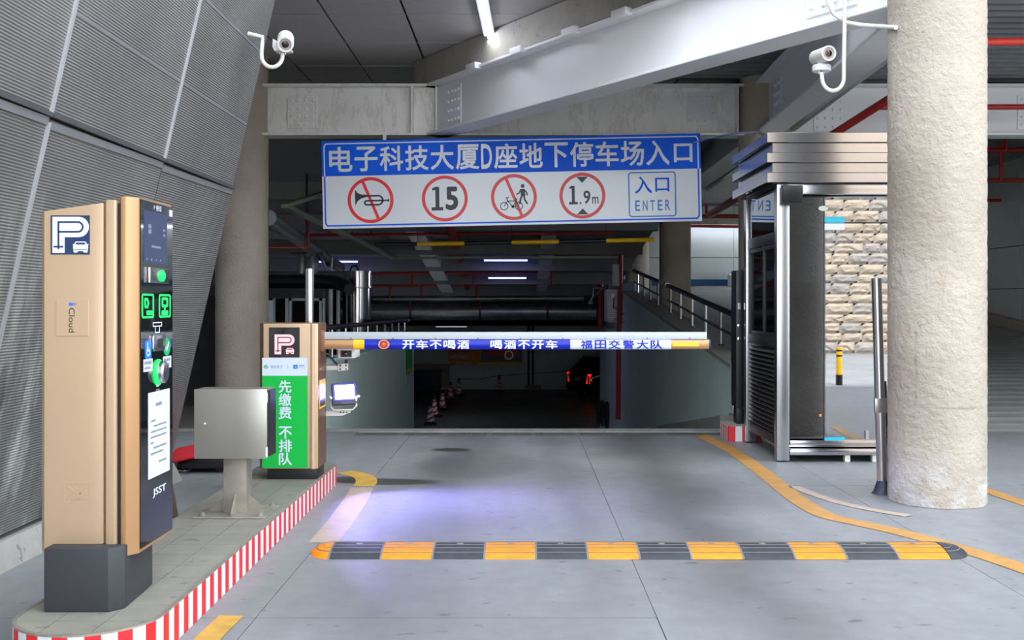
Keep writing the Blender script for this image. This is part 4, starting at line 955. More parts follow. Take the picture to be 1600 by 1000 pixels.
stripe_line('yellow_line', 'curving yellow lane line that swings round the front column', 'yline', [(1095, 680), (1120, 692), (1150, 708), (1185, 733), (1220, 760), (1250, 783), (1290, 805), (1345, 818), (1400, 830), (1480, 851), (1560, 875), (1640, 903)], .135)
stripe_line('yellow_line', 'short yellow lane line right of the front column', 'yline', [(1480, 748), (1530, 762), (1570, 776), (1660, 806)], .11)
stripe_line('faded_line', 'faded pinkish line between the island and the lane', 'yline_f', [(505, 848), (532, 815), (553, 785), (566, 762)], .155)
stripe_line('faded_line', 'worn ochre patch of line curling round the far end of the island', 'yline_o', [(568, 760), (573, 752), (568, 745), (552, 740), (538, 737)], .15)
stripe_line('faded_line', 'worn ochre line at the bottom edge beside the striped kerb', 'yline_o', [(270, 1060), (318, 1005), (345, 978), (362, 962)], .10)
stripe_line('faded_line', 'faded beige line behind the steel post', 'yline_f', [(1240, 760), (1300, 782), (1360, 796), (1420, 806)], .08)

# ------------------------------------------------------------------ guard booth
BF = 8.35; BX0, BX1, BBK = 2.02, 3.50, 9.60
gbt = thing('guard_booth', 'steel guard booth with mirrored glass front, slatted roof band and louvred side', 'guard booth', (3.3, 9.0, 0))
fx_ = lambda px: (px-CX)/F*BF; fz_ = lambda py: H-(py-CY)/F*BF
zr0, zr1 = fz_(286), fz_(208)
# roof band: five slats, every other one proud, on all four sides
dz = (zr1-zr0)/5
for k in range(5):
    pr = .045 if k % 2 == 0 else .0
    z0, z1 = zr0+k*dz, zr0+(k+1)*dz-.003
    xa, xb, ya, yb = BX0-.045-pr, BX1+.045+pr, BF-.03-pr*.4, BBK+.02+pr
    b = B(); b.box(xa, xb, ya, ya+.03, z0, z1); b.build('roof_slat', 'steel_h', gbt, bevel=.003, segs=1)
    b = B(); b.box(xa, xa+.03, ya+.031, yb, z0, z1); b.build('roof_slat', 'steel_h', gbt, bevel=.003, segs=1)
    b = B(); b.box(xb-.03, xb, ya+.031, yb, z0, z1); b.build('roof_slat', 'steel_h', gbt, bevel=.003, segs=1)
B().box(BX0-.03, BX1+.03, BF+.01, BBK+.02, zr0-.005, zr1-.004).build('roof', 'darkmetal', gbt, smooth=0)
# header, corner posts, floor frame, feet
B().box(fx_(1231), BX1-.1, BF+.005, BF+.07, fz_(303), zr0-.006).build('header', 'steel_h', gbt, bevel=.003)
for x, y in ((BX0, BF), (BX1-.1, BF), (BX0, BBK-.1), (BX1-.1, BBK-.1)):
    B().box(x, x+.098, y, y+.098, .01, zr0-.006).build('corner_post', 'steel', gbt, bevel=.004)
B().box(fx_(1231), BX1-.1, BF+.10, BF+.17, fz_(701), fz_(691)).build('sill', 'steel_h', gbt, bevel=.003)
B().box(BX0+.1, BX1-.02, BF-.01, BBK, fz_(711), fz_(703)).build('floor_frame', 'steel_h', gbt, bevel=.003)
for px in (1325, 1368): B().box(fx_(px-4), fx_(px+4), BF+.01, BF+.06, 0, fz_(711)).build('foot', 'offwhite', gbt, smooth=0)
for x in (BX0+.4, BX1-.4): B().box(x, x+.05, BBK-.1, BBK-.05, 0, fz_(711)).build('foot', 'offwhite', gbt, smooth=0)
# front: dark pane, fixed mirror pane, mirrored door
GR = .12
B().box(fx_(1231.5), fx_(1294.5), BF+GR+.030, BF+GR+.042, fz_(689), fz_(303)).build('mirror_pane', 'mirror', gbt, smooth=0)
B().box(fx_(1296), BX1-.1, BF+GR+.030, BF+GR+.042, fz_(345), fz_(303)).build('mirror_pane', 'mirror', gbt, smooth=0)
gd = B().box(fx_(1296), fx_(1440), BF+GR+.028, BF+GR+.040, fz_(698), fz_(347)).build('glass_door', 'mirror', gbt, smooth=0)
B().box(fx_(1442), BX1-.1, BF+GR+.030, BF+GR+.042, fz_(689), fz_(347)).build('mirror_pane', 'mirror', gbt, smooth=0)
B().box(fx_(1294.5), fx_(1296), BF+GR+.026, BF+GR+.042, fz_(689), fz_(303)).build('pane_seam', 'black', gbt, smooth=0)
for y0, y1, m_ in ((336.5, 346, 'bluefoil'), (347, 357, 'white'), (687, 698, 'bluefoil')):
    B().box(fx_(1296.5), fx_(1328), BF+GR+.018, BF+GR+.028, fz_(y1), fz_(y0)).build('door_clip', m_, gd, smooth=0)
b = B(); b.lathe([(.038, 0), (.038, -.002)], (fx_(1294.5), BF+GR+.026, fz_(323)), 20, 'y'); b.v = [(x, y, fz_(323)+(z-fz_(323))*.55) for x, y, z in b.v]; b.build('oval_sticker', 'offwhite', gbt)
b = B(); b.lathe([(.011, 0), (.011, -.002)], (fx_(1290), BF+GR+.029, fz_(652)), 12, 'y'); b.build('round_sticker', 'orange', gbt)
B().box(fx_(1361), fx_(1366), BF+GR+.005, BF+GR+.028, fz_(690), fz_(676)).build('floor_bolt', 'steel', gd, smooth=0)
# black lamp housing under the roof corner
b = B(); b.fprism(FR((BX0+.13, BF-.05, 0), (0, 1, 0), (0, 0, 1)), [(-.05, fz_(292)), (.02, fz_(290)), (.02, fz_(318)), (-.02, fz_(318)), (-.05, fz_(300))], -.11, .05); lh = b.build('corner_lamp', 'black', gbt, bevel=.004)
b = B(); b.lathe([(.02, 0), (.02, -.004)], (BX0+.05, BF-.075, fz_(306)), 14, 'y'); b.build('lens', 'tube', lh)
# left side: fixed mirror light, sliding window, louvres
sl = FR((BX0+.03, 0, 0), (0, -1, 0), (0, 0, 1)); ya, yb = -(BBK-.1), -(BF+.1)
def sdb(name, mat, u0, u1, v0, v1, d0, d1, par=None, bevel=0): b = B(); b.fbox(sl, u0, u1, v0, v1, d0, d1); return b.build(name, mat, par or gbt, bevel=bevel, smooth=35 if bevel else 0)
sdb('side_glass', 'mirror', ya+.04, yb-.01, 1.83, 2.19, -.006, .004)
for v0, v1 in ((1.74, 1.83), (.90, .98), (.12, .20), (2.19, 2.205)): sdb('side_rail', 'darkmetal', ya, yb, v0, v1, -.02, .015, bevel=.003)
sdb('side_rail', 'black', ya+.02, ya+.04, 1.83, 2.19, -.004, .010)
sdb('window_box', 'black', ya, yb, .98, 1.74, -.02, -.008)
sdb('window_pane', 'darkpane', ya+.06, (ya+yb)/2+.1, 1.02, 1.70, -.008, -.004); sdb('window_pane', 'darkpane', (ya+yb)/2+.02, yb-.05, 1.02, 1.70, -.004, 0)
for u in (ya, ya+.045, (ya+yb)/2+.04, yb-.05): sdb('window_stile', 'darkmetal', u, u+.045, .98, 1.74, -.006, .012, bevel=.002)
for v in (.98, 1.70): sdb('window_rail', 'darkmetal', ya, yb, v, v+.035, -.006, .010, bevel=.002)
sdb('louvre_backing', 'black', ya, yb, .20, .90, -.03, -.02)
b = B(); b.fprism((sl[0], sl[2], sl[3], sl[1]), [(0, -.018), (.012, .016), (.016, .016), (.030, -.010), (.030, -.018)], ya+.05, yb-.01); lv0 = None
for k in range(18):
    v = .21+k*.0375
    b = B(); b.fprism((sl[0], sl[2], sl[3], sl[1]), [(v, .014), (v+.006, .018), (v+.034, -.012), (v+.028, -.018)], ya+.05, yb-.012)
    if lv0 is None: o = b.build('louvre', 'darkmetal', gbt, smooth=0); lv0 = o.data; c0 = WL[o.name].copy()
    else: place(lv0, 'louvre', c0+Vector((0, 0, .0375*k)), gbt)
sdb('side_rail', 'steel', ya-.01, ya+.05, .12, .90, -.02, .018)
sdb('inner_wall', 'black', ya, yb, .12, .98, -.10, -.04)
B().box(BX0+.1, BX1-.1, BBK-.06, BBK-.04, .12, zr0-.01).build('back_panel', 'darkmetal', gbt, smooth=0)
B().box(BX1-.07, BX1-.05, BF+.1, BBK-.1, .12, zr0-.01).build('side_panel', 'steel', gbt, smooth=0)

# conduit from the beam to the booth roof
b = B(); b.tube([P(1085, 222, 11.9), P(1120, 213, 11.4), P(1150, 208, 10.9), P(1185, 206, 10.2), P(1199, 214, 9.6), (2.08, 9.3, zr1-.01)], .012, 8)
tag(b.build('conduit', 'tube'), 'thin metal conduit arching from the sign to the booth roof', 'conduit')

# second ticket terminal behind the booth, on a striped kerb block
kb = thing('kerb_block', 'small red and white striped kerb block beside the booth', 'kerb', (1.98, 9.75, 0))
B().box(1.90, 2.20, 9.62, 10.02, 0, .14).build('core', 'conc', kb, smooth=0)
for k in range(8): B().box(1.886, 1.90, 9.62+k*.05, 9.67+k*.05, 0, .135).build('kerb_stripe', 'white' if k % 2 else 'red', kb, smooth=0)
for k in range(5): B().box(1.886+k*.06, 1.946+k*.06, 9.606, 9.62, 0, .135).build('kerb_stripe', 'red' if k % 2 == 0 else 'white', kb, smooth=0)
tt = thing('ticket_terminal', 'narrow black ticket terminal with brown edge behind the booth', 'ticket machine', (2.03, 9.8, .14))
B().box(1.975, 2.045, 9.72, 9.95, .30, 1.56).build('body', 'black', tt, bevel=.006)
B().box(2.045, 2.085, 9.715, 9.95, .28, 1.57).build('side_strip', 'brown', tt, bevel=.005)
B().box(1.99, 2.07, 9.78, 9.92, .14, .30).build('plinth', 'black', tt, bevel=.004)
for z in (1.05, .93): b = B(); b.lathe([(.016, 0), (.016, -.008), (.001, -.012)], (2.00, 9.72, z), 14, 'y'); b.build('button', 'tube', tt)
B().box(1.99, 2.015, 9.716, 9.72, 1.20, 1.26).build('speaker_plate', 'steel', tt, smooth=0)

# ------------------------------------------------------------------ steel post by the front column
q0, q1 = Vector((2.385, 6.98, 0)), Vector((2.345, 6.98, 1.42))
rp = thing('steel_post', 'steel tube post standing just left of the front column', 'post', tuple(q0))
at = lambda t_: q0+(q1-q0)*t_
b = B(); b.tube([at(.03), at(1)], .033, 24); b.build('tube', 'tube', rp)
b = B(); b.tube([at(.03)+Vector((.045, .02, 0)), at(.52)+Vector((.042, .02, 0))], .012, 10); b.build('cable_sleeve', 'darkmetal', rp)
b = B(); b.lathe([(.075, 0), (.062, .012), (.036, .085)], tuple(q0), 8); b.build('base_shoe', 'shoe', rp)
b = B(); b.obox(at(.41)+Vector((-.045, -.034, 0)), at(.41)+Vector((.085, -.034, 0)), .012, .095); b.build('clamp_plate', 'steel', rp, bevel=.003)
b = B(); b.tube([at(.375), at(.445)], .038, 20); b.build('clamp_ring', 'steel', rp)
b = B(); b.tube([at(.39)+Vector((.07, .02, 0))+Vector((.035*math.cos(a), 0, -.05+.055*math.sin(a))) for a in [k*math.pi/8 for k in range(16)]], .006, 6, closed=True); b.build('cable_loop', 'offwhite', rp)

# ------------------------------------------------------------------ handrails
def railing(name, label, X, spans, zf, mat_top='darkmetal', hr=.44, hm=.20, step=1.1, r=.036, post_up=True):
    T = thing(name, label, 'handrail', (X, spans[0][0], zf(spans[0][0])), 'metal handrails along the ramp')
    for y0, y1 in spans:
        b = B(); b.tube([(X, y0, zf(y0)+hr), (X, y1, zf(y1)+hr)], r, 14); b.build('top_rail', mat_top, T)
        b = B(); b.tube([(X, y0+.1, zf(y0+.1)+hm), (X, y1-.1, zf(y1-.1)+hm)], r*.5, 10); b.build('mid_rail', mat_top, T)
        b = B(); b.tube([(X, y1-.03, zf(y1)+hr), (X, y1+.05, zf(y1)+hr)], r*1.15, 14); b.build('end_knob', 'tube', T)
        y = y0+.3
        while y < y1:
            b = B(); b.tube([(X, y, zf(y)), (X, y, zf(y)+hr)], r*.62, 10); b.build('post', 'tube', T)
            b = B(); b.lathe([(.04, 0), (.03, .015)], (X, y, zf(y)), 12); b.build('post_flange', 'tube', T); y += step
    return T
railing('handrail', 'dark handrail with steel posts on the rising right parapet', 2.44, ((11.5, 17.7), (18.6, 23.0)), lambda y: wtop(y)+.042)
railing('handrail', 'low handrail with steel posts on the left parapet', -2.2, ((11.0, 20.4),), lambda y: .63-.0062*(y-10.9), hr=.36, hm=.16, step=.95, r=.032)

# ------------------------------------------------------------------ security cameras
def cctv(label, c, yaw, tilt, bracket, disc):
    T = thing('security_camera', label, 'camera', tuple(c), 'white security cameras')
    R_ = Matrix.Rotation(yaw, 3, 'Z') @ Matrix.Rotation(tilt, 3, 'X'); c = Vector(c)
    def xf(b): b.v = [tuple(c+R_ @ Vector(v)) for v in b.v]; return b
    xf(B().lathe([(.044, .13), (.050, .12), (.050, -.065), (.046, -.07)], n=28, axis='y')).build('housing', 'offwhite', T)
    xf(B().lathe([(.0505, -.066), (.0505, -.080), (.040, -.080), (.038, -.070)], n=28, axis='y')).build('bezel', 'white', T)
    xf(B().lathe([(.036, -.071), (.034, -.074), (.024, -.074), (.024, -.071)], n=28, axis='y')).build('led_ring', 'yline_f', T)
    xf(B().lathe([(.022, -.070), (.022, -.078), (.015, -.080), (.001, -.082)], n=24, axis='y')).build('lens', 'blackglass', T)
    if disc:
        b = B(); b.lathe([(.058, -.105), (.062, -.10), (.062, -.068), (.056, -.062)], tuple(c+Vector((-.006, .03, 0))), 28); b.build('junction_box', 'white', T, bevel=0)
        b = B(); b.lathe([(.026, -.062), (.026, -.04)], tuple(c+Vector((-.006, .03, 0))), 16); b.build('neck', 'white', T)
    else:
        b = B(); b.fprism(FR(c+Vector((-.05, .0, -.015)), (1, 0, 0), (0, 0, 1)), [(-.025, .03), (.09, -.032), (.085, -.045), (-.015, -.050), (-.028, -.02)], -.06, .04); b.build('sun_shield', 'white', T, bevel=.004)
        xf(B().lathe([(.054, .14), (.054, -.05), (.052, -.052)], n=28, axis='y')).build('hood', 'beam_old', T)
    b = B(); b.tube(bracket, .0135, 12); b.build('bracket_pipe', 'offwhite', T)
    e = Vector(bracket[-1])
    for s_ in (-1, 1): b = B(); b.obox(e+Vector((s_*.017, 0, -.01)), e+Vector((s_*.017, 0, .045)), .02, .004, up=(1, 0, 0)); b.build('yoke', 'offwhite', T, smooth=0)
    return T
CYL = 6.95; pl = lambda px, py: P(px, py, CYL)
br = [Vector((-1.80, CYL, 3.03)), pl(410.5, 58), pl(409.5, 68), pl(408.5, 85)]+[pl(425+16.5*math.cos(a), 87+18*math.sin(a)) for a in [math.pi*(1-k/10) for k in range(1, 11)]]+[pl(442, 83)]
cctv('white bullet security camera on a hook bracket by the leaning mesh wall', pl(446, 66), math.radians(12), math.radians(24), br, False)
CYR = 7.05; pr_ = lambda px, py: P(px, py, CYR)
br = [P(1321, -60, CYR), P(1320, 20, CYR), P(1318.5, 112, CYR)]+[pr_(1301.5+17*math.cos(a), 122+20*math.sin(a)) for a in [math.pi*k/10 for k in range(0, 11)]]+[pr_(1283, 113)]
cctv('white bullet security camera hanging on a pipe beside the front column', pr_(1287, 86), math.radians(9), math.radians(4), br, True)
b = B(); b.tube([P(1293, -20, 7.1), P(1294, 5, 7.1), P(1303, 22, 7.1), P(1322, 35, 7.1), P(1345, 39, 7.0), P(1372, 41, 6.9), P(1400, 43, 6.62)], .014, 10)
tag(b.build('conduit', 'offwhite'), 'cream conduit curving from the girder to the front column', 'conduit')

# ------------------------------------------------------------------ lamps
def tube_light(label, p0, p1, mat, w=.09, power=0, col=(.9, .94, 1), grp='fluorescent tube lights'):
    p0, p1 = Vector(p0), Vector(p1); m_ = (p0+p1)/2
    T = thing('tube_light', label, 'lamp', tuple(m_), grp)
    up = Vector((0, 0, 1))
    b = B(); b.obox(p0+up*.035, p1+up*.035, w, .03); b.build('fixture', 'white', T, bevel=.004)
    b = B(); b.tube([p0, p1], .016, 12); b.build('tube', mat, T)
    for p in (p0, p1): b = B(); d_ = (p1-p0).normalized(); b.tube([p-d_*.012, p+d_*.02], .02, 10); b.build('end_cap', 'black', T)
    if power:
        l = bpy.data.lights.new('tube_light_glow', 'AREA'); l.shape = 'RECTANGLE'; l.size = (p1-p0).length; l.size_y = .05; l.energy = power; l.color = col
        o = bpy.data.objects.new('tube_light_glow', l); COL.objects.link(o); o.location = m_-up*.03
        o.rotation_euler = (0, 0, math.atan2((p1-p0).y, (p1-p0).x))
    return T
tube_light('lit ceiling tube lamp among the dark ceiling panels at the top edge', (-.37, 9.4, 4.03), (-.33, 11.45, 4.03), 'led_white', .12, 3)
tube_light('left bluish tube lamp over the ramp, behind the steel post', P(497, 409, 24.2), P(560, 409, 24.2), 'led_blue', .06, 3, (.6, .65, 1))
tube_light('upper bluish tube lamp at the middle of the sloping ceiling', P(755, 407, 24.2), P(825, 407, 24.2), 'led_blue', .06, 3, (.6, .65, 1))
tube_light('lower bluish tube lamp at the middle of the sloping ceiling', P(762, 434.5, 26.4), P(823, 434.5, 26.4), 'led_blue', .06, 3, (.6, .65, 1))
tube_light('long white tube lamp high on the wall behind the upward ramp', (4.3, 27.72, 3.285), (7.2, 27.72, 3.285), 'led_white', .06, 3)

# ------------------------------------------------------------------ pipes
def pipe(name, label, pts, r, mat, cat='pipe', group=None, hang=None, flanges=()):
    T = thing(name, label, cat, tuple(Vector(pts[0])), group)
    b = B(); b.tube(pts, r, 12); b.build('run', mat, T)
    for p in flanges: b = B(); p = Vector(p); b.tube([p-Vector((.03, 0, 0)), p+Vector((.03, 0, 0))], r*1.3, 12); b.build('coupling', mat, T)
    for p, q in (hang or ()): b = B(); b.tube([p, q], r*.7, 8); b.build('drop', mat, T)
    return T
rg = 'red sprinkler pipes'
# in front of the booth/right bay
pipe('red_pipe', 'bright red pipe under the deck right of the front column, the topmost', [P(1420, 67, 9.6), P(1640, 64, 9.6)], .035, 'redbright', group=rg)
pipe('red_pipe', 'red pipe crossing in front of the beam right of the front column', [P(1375, 167.5, 11.6), P(1640, 167, 11.6)], .03, 'redpipe', group=rg)
pipe('red_pipe', 'slanting red pipe rising behind the booth roof to the front column', [P(1300, 211, 11.85), P(1368, 168, 11.3), P(1400, 148, 10.9)], .045, 'redpipe', group=rg, flanges=())
pipe('red_pipe', 'red pipe with drop legs under the far beam right of the column', [P(1440, 235, 16.5), P(1640, 234, 16.5)], .04, 'redpipe', group=rg, hang=((P(1564, 222, 16.5), P(1564, 283, 16.5)), (P(1572, 210, 16.4), P(1572, 234, 16.4))))
pipe('red_pipe', 'lower red pipe below the drop legs right of the column', [P(1440, 282, 16.5), P(1640, 282, 16.5)], .03, 'redpipe', group=rg)
pipe('red_pipe', 'lowest thin red pipe right of the column', [P(1440, 313, 19.5), P(1640, 313, 19.5)], .03, 'redpipe', group=rg)
pipe('red_pipe', 'slanting red pipe between the sign and the booth', [P(1108, 336, 22), P(1160, 305, 17.2)], .07, 'redpipe', group=rg)
pipe('red_pipe', 'red pipe above the pale wall between the sign and the booth', [P(1070, 338, 24), P(1170, 338, 24)], .045, 'redpipe', group=rg, hang=((P(1104, 290, 24), P(1104, 338, 24)),))
pipe('red_pipe', 'thin red pipe just above the wall lamp between the sign and the booth', [P(1030, 352.5, 27.56), P(1160, 354.5, 27.56)], .035, 'redpipe', group=rg)
# below the sign, over the ramp
pipe('red_pipe', 'dim red pipe just below the hanging sign, nearest over the ramp', [P(470, 367.5, 20.6), P(960, 364, 20.6)], .032, 'redpipe', group=rg, hang=[(P(px, 345, 20.6), P(px, 366, 20.6)) for px in (482, 515, 550, 580, 871, 905)])
pipe('red_pipe', 'dim red pipe with drop legs in the middle of the ramp ceiling', [P(563, 428, 26.2), P(860, 424.5, 26.2)], .035, 'redpipe', group=rg, hang=[(P(px, 408, 26.2), P(px, 445, 26.2)) for px in (568, 644, 740, 862)])
pipe('red_pipe', 'lowest dim red pipe above the large duct', [P(583, 447, 28.6), P(862, 442.5, 28.6)], .035, 'redpipe', group=rg, hang=[(P(px, 446, 28.6), P(px, 466, 28.6)) for px in (609, 658, 745)])
pipe('red_pipe', 'thick red pipe running back under the middle of the ramp ceiling', [(-1.30, 19.0, 2.70), (-1.45, 24, 2.42), (-1.50, 30.4, 1.55)], .085, 'redpipe', group=rg)
pipe('red_pipe', 'red pipe elbow hanging below the left end of the sign', [P(415, 355, 15.5), P(446, 356, 15.5), P(446, 340, 15.5)], .025, 'redpipe', group=rg, hang=((P(482, 346, 15.5), P(482, 388, 15.5)), (P(418, 386, 15.5), P(482, 386, 15.5))))
pipe('red_pipe', 'upright red pipe bending over beside the far handrail', [P(1008, 372, 23.2), P(1006, 378, 23.2), P(998, 382, 23.2), P(974, 382, 23.2), P(969.5, 386, 23.2), P(969, 460, 23.2), P(967, 520, 23.2), P(966, 655, 23.2)], .055, 'redpipe', group=rg)
pipe('red_pipe', 'dark red riser left of the air conditioner', [P(950, 395, 28.5), P(940, 405, 28.5), P(938, 420, 28.5), P(938, 515, 28.5)], .075, 'redpipe', group=rg)
# ducts
du = thing('ventilation_duct', 'large round metal duct crossing above the basement opening', 'duct', (-1, 30.4, 1.2))
b = B(); b.tube([(-4.6, 30.6, 1.03), (2.15, 30.6, 1.03)], .25, 28); b.build('duct_run', 'greyduct', du)
for x in (-3.2, -1.2, .75): b = B(); b.tube([(x-.03, 30.6, 1.03), (x+.03, 30.6, 1.03)], .262, 28); b.build('duct_collar', 'darkmetal', du)
for x in (-3.2, -1.2, .75): b = B(); b.tube([(x, 30.35, 1.03), (x, 30.35, 1.8)], .03, 8); b.build('hanger', 'redpipe', du)
pipe('grey_pipe', 'slim grey pipe just above the large round duct', [P(583, 467, 29.8), P(912, 466, 29.8)], .07, 'greyduct')
pipe('grey_pipe', 'grey pipe slanting back from the left column', [(-3.02, 12.6, 2.28), (-3.5, 19, 2.05), (-3.6, 21, 1.98)], .095, 'greyduct')
for k, px in enumerate((471.5, 489)): 
    p0 = P(px, 402, 17.0); b = B(); b.lathe([(.066, -.26), (.07, -.25), (.07, 0), (.03, .06)], tuple(p0), 18); o = b.build('pipe_stub', 'greyduct'); tag(o, ('left' if k == 0 else 'right')+' of two short grey pipe stubs above the polished post', 'pipe', 'short pipe stubs')
b = B(); b.tube([(p0.x-.35, 17.0, p0.z+.06), (p0.x+.15, 17.0, p0.z+.06)], .02, 8); b.tube([(p0.x-.1, 17, p0.z+.05), (p0.x-.1, 17, sz(17))], .02, 8); tag(b.build('pipe_hanger', 'darkmetal'), 'dark bracket carrying the short grey pipe stubs', 'bracket')
b = B(); b.tube([P(410, 440, 17.9), P(500, 440, 17.9), P(525, 441, 17.8), P(540, 447, 17.5), P(546, 452, 17.2)], [.115, .115, .115, .105, .09], 20)
tag(b.build('exhaust_duct', 'darkmetal'), 'dark round exhaust duct reaching to the steel flue', 'duct')
stk_ = thing('steel_flue', 'shiny upright steel flue beyond the left parapet', 'flue', (-2.96, 19.0, -.75))
b = B(); b.lathe([(.25, 0), (.25, 1.55+.75-.02)], (-2.96, 19.0, -.75), 32); b.build('lower_shell', 'tube', stk_)
b = B(); b.lathe([(.262, 0), (.262, .28)], (-2.96, 19.0, 1.55), 32); b.build('upper_shell', 'tube', stk_)
for z in (1.54, 1.81): b = B(); b.lathe([(.275, 0), (.275, .03)], (-2.96, 19.0, z), 32); b.build('band', 'steel', stk_)
b = B(); b.tube([(-2.96+.07*math.cos(a)-.05, 19.0, 1.84+.10*math.sin(a)) for a in [math.pi*k/10 for k in range(11)]], .018, 8); b.build('lifting_loop', 'black', stk_)
b = B(); b.tube([P(509, 423, 18.2)]+[P(511.5+7*math.cos(a), 405+10*math.sin(a), 18.2) for a in [math.pi*(1.0+k/8) for k in range(0, 9)]]+[P(517, 423, 18.2)], .02, 8); tag(b.build('hose_loop', 'greyduct'), 'pale hose looped in front of the left tube lamp', 'hose')
# cable tray
ct = thing('cable_tray', 'pale cable tray turning from the left and crossing below the ramp ceiling', 'cable tray', (-2.7, 20, 2.2))
for p0, p1 in ((tuple(P(445, 322, 13.2)), tuple(P(615, 403, 23))), (tuple(P(615, 403, 23)), tuple(P(966, 402, 23))), (tuple(P(445, 322, 13.25)), tuple(P(520, 297, 14.2)))):
    b = B(); b.obox(p0, p1, .10, .05); b.build('tray_run', 'traygreen', ct, bevel=.005)
for x in (-1.6, .2, 1.7): b = B(); b.tube([(x, 23, 2.25), (x, 23, sz(23))], .008, 6); b.build('hanger_rod', 'darkmetal', ct)
ct2 = thing('cable_tray', 'steel channel with cable slanting past the booth roof', 'cable tray', tuple(P(1320, 140, 10.0)))
b = B(); b.obox(P(1238, 202, 11.9), P(1400, 80, 8.4), .05, .05); b.build('tray_run', 'steel', ct2, smooth=0)
b = B(); b.tube([P(1238, 196, 11.9), P(1400, 71, 8.4)], .018, 8); b.build('cable', 'black', ct2)
for px, py, y_ in ((1291, 160, 10.6), (1364, 106, 9.1)): b = B(); p0 = P(px, py, y_); b.obox(p0, (p0.x, p0.y, 3.84), .04, .03, up=(1, 0, 0)); b.build('hanger', 'steel', ct2, smooth=0)
ct3 = thing('cable_tray', 'steel channel slanting down between the sign and the booth', 'cable tray', tuple(P(1100, 305, 22)))
b = B(); b.obox(P(1090, 306, 22), P(1160, 255, 15.5), .06, .06); b.build('tray_run', 'steel', ct3, smooth=0)
b = B(); b.tube([P(1090, 300, 22), P(1160, 247, 15.5)], .022, 8); b.build('cable', 'black', ct3)

# height bar
hb = thing('height_bar', 'yellow and black clearance bar hanging below the sign', 'height bar', tuple(P(805, 380, 14)))
HY = 14.0; e = [(585, 382), (652, 381.2), (725.5, 380.2), (799.5, 378.8), (873, 377.5), (947, 376), (1022, 374.5)]
for k in range(6):
    b = B(); b.tube([P(*e[k], HY), P(*e[k+1], HY)], .026 if k % 2 == 0 else .029, 14); b.build('bar_section', 'signblack' if k % 2 == 0 else 'yellow', hb)
for k in (1, 3, 5): b = B(); q = P(*e[k], HY); b.tube([q, (q.x, HY, 4.1)], .004, 6); b.build('chain', 'darkmetal', hb)

# ------------------------------------------------------------------ left glazed room
gr = thing('glazed_room', 'aluminium framed glass partition beyond the left parapet', 'partition', (-3.8, 17.5, -.75))
RY = 17.5; rx = lambda px: (px-CX)/F*RY; rz = lambda py: H-(py-CY)/F*RY
B().box(rx(398), rx(506), RY, RY+.1, rz(466), rz(452)).build('header', 'darkmetal', gr, smooth=0)
for px, w in ((398, 4), (427, 3), (446, 5), (452, 4), (499, 4), (504, 3)): B().box(rx(px), rx(px+w), RY-.02, RY+.08, -.75, rz(466)).build('mullion', 'alu', gr, smooth=0)
B().box(rx(452), rx(503), RY-.02, RY+.06, rz(470), rz(466)).build('door_head', 'alu', gr, smooth=0)
for a_, c_ in ((402, 427), (430, 446), (456, 499)): B().box(rx(a_), rx(c_), RY+.02, RY+.03, -.7, rz(467)).build('glass_pane', 'darkpane', gr, smooth=0)
B().box(rx(419), rx(429), RY-.005, RY, rz(505), rz(469)).build('notice_sheet', 'paleblue', gr, smooth=0)
for k in range(4): y_ = RY+.5+k*.75; B().box(rx(505), rx(505)+.06, y_, y_+.07, -.75, 1.5).build('mullion', 'alu', gr, smooth=0)
B().box(rx(505)+.02, rx(505)+.03, RY+.1, RY+3, -.7, 1.5).build('glass_pane', 'darkpane', gr, smooth=0)

# ------------------------------------------------------------------ air conditioner and wall pieces on the right
ac = thing('air_conditioner', 'white outdoor air conditioner unit on brackets at the foot of the right wall', 'air conditioner', tuple(P(960, 502, 23.8)))
A0, A1 = P(948, 502, 23.8), P(973, 452, 23.8)
B().box(A0.x, A1.x, 23.8, 24.5, A0.z, A1.z).build('casing', 'offwhite', ac, bevel=.015)
for k in range(11): z = A0.z+.06+k*.045; B().box(A0.x+.04, A1.x-.10, 23.79, 23.8, z, z+.012).build('vent_slat', 'alu', ac, smooth=0)
B().box(A0.x+.10, A0.x+.22, 23.785, 23.8, A1.z-.20, A1.z-.08).build('terminal_cover', 'alu', ac, bevel=.004)
b = B(); b.tube([(A0.x+.16, 23.78, A1.z-.2), (A0.x+.15, 23.77, A1.z-.42), (A0.x+.24, 23.77, A1.z-.45), (A0.x+.33, 23.78, A1.z-.38)], .012, 8); b.build('cable', 'black', ac)
b = B(); b.obox((A0.x+.02, 23.85, A0.z-.02), (A1.x+.28, 23.85, A0.z-.02), .05, .03); b.obox((A0.x+.12, 23.80, A0.z), (A1.x+.25, 23.80, A0.z+.32), .04, .03); b.build('bracket', 'steel_dirty', ac, smooth=0)
B().box(P(957, 0, 23.2).x, P(967, 0, 23.2).x, 23.15, 23.3, P(0, 447, 23.2).z, P(0, 413, 23.2).z).build('junction_cabinet', 'white')
tag(bpy.data.objects['junction_cabinet'], 'narrow white cabinet above the air conditioner beside the red riser', 'cabinet')
lm = thing('wall_lamp', 'small spotlight on an angled arm left of the air conditioner', 'lamp', tuple(P(925, 472, 26)))
b = B(); b.tube([P(947, 450, 26), P(927, 450, 26), P(927, 462, 26), P(923, 470, 26)], .02, 8); b.tube([P(940, 451, 26), P(930, 463, 26)], .012, 6); b.build('arm', 'alu', lm)
b = B(); b.lathe([(.03, .06), (.07, 0), (.065, -.03)], tuple(P(923, 473, 26)), 14); b.build('head', 'alu', lm)
jg = thing('water_jug', 'white and blue container standing on the ledge at the far wall', 'container', (5.5, 27.6, 1.72))
